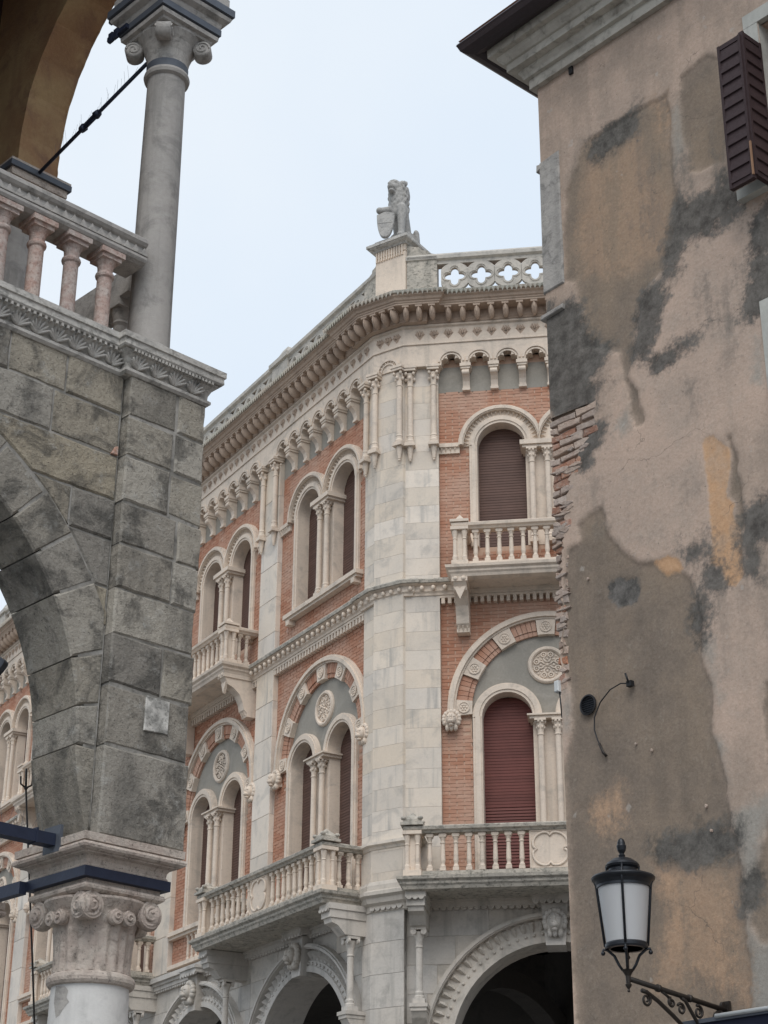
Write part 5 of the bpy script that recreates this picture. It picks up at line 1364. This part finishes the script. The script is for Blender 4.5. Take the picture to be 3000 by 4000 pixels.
# scars and small chips of the plaster
for x, z, r_ in ((-.62, 5.36, .009), (-.48, 5.28, .011), (-.05, 4.80, .013), (-.02, 4.63, .011), (-.99, 6.72, .012)):
    pl = [(x+r_*hr.uniform(.6, 1.2)*math.cos(t), z+r_*hr.uniform(.6, 1.3)*math.sin(t)) for t in [2*pi*i/7 for i in range(7)]]
    build('plaster_chip', MB().prism(pl, -.004, .01, .002), 'lime', FB, hs)

# loose cable with hook
cb = thing('loose_cable', 'thin black cable hanging in a curve from a hook on brown plaster', 'cable', W=at(FB, -.627, 0, 5.79))
pts = [(-.63, -.02, 5.80), (-.70, -.03, 5.815), (-.80, -.03, 5.795), (-.90, -.03, 5.725), (-.965, -.025, 5.63), (-.975, -.02, 5.54), (-.95, -.02, 5.46), (-.925, -.02, 5.41), (-.905, -.015, 5.355)]
m = MB(); m.tube([tuple(p) for p in pts], .005, 6); build('wire', m, 'black', FB, cb)
m = MB(); m.box(-.645, -.60, -.035, 0, 5.775, 5.815); m.tube([(-.625, -.03, 5.80), (-.635, -.05, 5.87)], .008, 6); build('hook', m, 'black', FB, cb)
m = MB(); m.tube([(-.935, -.02, 5.43), (-.905, -.015, 5.355), (-.89, 0, 5.33)], .011, 6); build('plug', m, 'rust', FB, cb)
wl = thing('white_wall_box', 'tiny white box fixed to the house corner beside the palazzo roundel', 'box', W=at(FB, -1.31, 0, 5.95))
m = MB(); m.box(-1.345, -1.30, -.03, .03, 5.915, 6.0, .006); build('casing', m, 'whitepaint', FB, wl)
m = MB(); m.tube([(-1.315, 0, 5.92), (-1.31, .01, 5.72)], .006, 6); build('lead', m, 'black', FB, wl)

# ================================================================ WALL LANTERN
LF = at(FB, 0.0, -.919, 0)
lamp = thing('wall_lantern', 'black iron street lantern with frosted glass on a scrolled wall bracket', 'lantern', W=at(FB, 0, 0, 3.476))
m = MB(); m.lathe([(.016, 4.285), (.022, 4.305), (.014, 4.315), (.026, 4.335), (.031, 4.362), (.026, 4.372), (.024, 4.385), (.018, 4.402), (.004, 4.412)], n=16); build('finial', m, 'lampiron', LF, lamp)
m = MB(); m.lathe([(.085, 4.215), (.10, 4.228), (.105, 4.240), (.095, 4.255), (.06, 4.280), (.018, 4.292)], n=36); build('cap', m, 'lampiron', LF, lamp)
m = MB(); m.lathe([(.088, 4.19), (.088, 4.222)], n=30); m.lathe([(.165, 4.115), (.175, 4.135), (.192, 4.150), (.196, 4.160), (.190, 4.170), (.15, 4.185), (.088, 4.195)], n=44); m.lathe([(.165, 4.10), (.165, 4.118)], n=40); build('brim', m, 'lampiron', LF, lamp)
m = MB(); m.lathe([(.118, 3.765), (.120, 3.766), (.158, 4.115), (.154, 4.115), (.116, 3.766)], n=48); m.lathe([(.117, 3.762), (.117, 3.7665)], n=40); build('glass', m, 'glass', LF, lamp)
m = MB(); m.lathe([(.098, 3.735), (.126, 3.735), (.130, 3.745), (.130, 3.760), (.122, 3.770), (.098, 3.768), (.098, 3.735)], n=44); build('lower_ring', m, 'lampiron', LF, lamp)
for q in range(4):
    t = R(-100)+q*pi/2+R(48.74)*1; e = Vector((math.cos(t), math.sin(t), 0))
    m = MB(); pts = [e*.128+Vector((0, 0, 3.75)), e*.166+Vector((0, 0, 4.12)), e*.188+Vector((0, 0, 4.165)), e*.10+Vector((0, 0, 4.205)), e*.098+Vector((0, 0, 4.235))]
    m.tube(pts, .0085, 6)
    for k in range(4): m.sphere(e*(.152-.004*k+.008)+Vector((0, 0, 4.08-.032*k)), .009, 7, 5)
    build('rib', m, 'lampiron', LF, lamp)
    m = MB(); m.tube([e*.145+Vector((0, 0, 3.715)), e*.138+Vector((0, 0, 3.735)), e*.115+Vector((0, 0, 3.73)), e*.075+Vector((0, 0, 3.695)), e*.05+Vector((0, 0, 3.64)), e*.030+Vector((0, 0, 3.61))], .0085, 6); m.sphere(e*.142+Vector((0, 0, 3.712)), .014, 8, 6)
    build('foot_scroll', m, 'lampiron', LF, lamp)
m = MB(); m.tube([(0, 0, 3.60), (0, 0, 3.74)], .006, 6); m.lathe([(.004, 3.48), (.010, 3.487), (.006, 3.498), (.018, 3.518), (.020, 3.526), (.014, 3.53), (.016, 3.575), (.024, 3.590), (.036, 3.607), (.038, 3.612), (.01, 3.616)], n=16); build('stem', m, 'rust', LF, lamp)
def LB(d, z, x=0): return (x, -d, z)      # d = distance out from the wall
m = MB(); m.tube([LB(.91, 3.560), LB(.0, 3.475)], .0165, 10); m.tube([LB(.66, 3.537), LB(.64, 3.535)], .024, 10); m.tube([LB(.37, 3.51), LB(.35, 3.508)], .024, 10); arm = build('bracket_arm', m, 'rust', FB, lamp)
def scroll(d, z, r, turns=1.4, dirn=1, a0=0, th=.010, n=26):
    return [LB(d+r*(1-.75*i/(n-1))*math.cos(a0+dirn*2*pi*turns*i/(n-1)), z+r*(1-.75*i/(n-1))*math.sin(a0+dirn*2*pi*turns*i/(n-1))) for i in range(n)], [th*(1-.4*i/(n-1)) for i in range(n)]
m = MB()
m.tube([LB(.80, 3.505), LB(.76, 3.50), LB(.66, 3.46), LB(.52, 3.385), LB(.38, 3.30), LB(.22, 3.20), LB(.05, 3.10), LB(.0, 3.07)], .0135, 8)
for d, z, r, tn, dr, a0 in ((.765, 3.455, .042, 1.5, 1, 1.7), (.53, 3.465, .030, 1.4, -1, 1.2), (.445, 3.435, .036, 1.4, 1, .6), (.28, 3.435, .042, 1.5, 1, 1.2), (.16, 3.335, .045, 1.5, -1, 1.5)):
    p, t = scroll(d, z, r, tn, dr, a0); m.tube(p, t, 6)
m.tube([LB(.62, 3.52), LB(.57, 3.50), LB(.53, 3.47)], .009, 6)
m.tube([LB(.44, 3.505), LB(.40, 3.49), LB(.35, 3.43), LB(.28, 3.35), LB(.22, 3.32), LB(.16, 3.37), LB(.12, 3.44), LB(.07, 3.47)], .012, 8)
m.tube([LB(.08, 3.48), LB(.03, 3.43), LB(.012, 3.36), LB(.012, 3.06)], .012, 8)
build('bracket_scrolls', m, 'rust', FB, lamp)
m = MB(); m.box(-.035, .035, -.018, .0, 3.02, 3.53); build('wall_plate', m, 'rust', FB, lamp)
m = MB(); m.lathe([(.022, -.01), (.022, .01)], 0, -.04, 8, 3.50, axis='x'); build('bolt', m, 'rust', FB, lamp)

# ================================================================ AWNING
aw = thing('awning', 'rolled navy awning with white front bar below the street lantern', 'awning', W=at(FB, .6, 0, 3.2))
m = MB(); m.tube([(.15, -.305, 3.392), (2.6, -.305, 3.392)], .014, 10); build('front_bar', m, 'whitepaint', FB, aw)
m = MB(); m.box(-.14, 2.6, -.30, -.27, 3.365, 3.39); build('valance_rail', m, 'ironband', FB, aw)
m = MB(); m.prism([(-.12, 3.365), (2.6, 3.365), (2.6, 3.10), (-.12, 3.10)], -.285, -.02); build('fabric', m, 'navy', FB, aw)
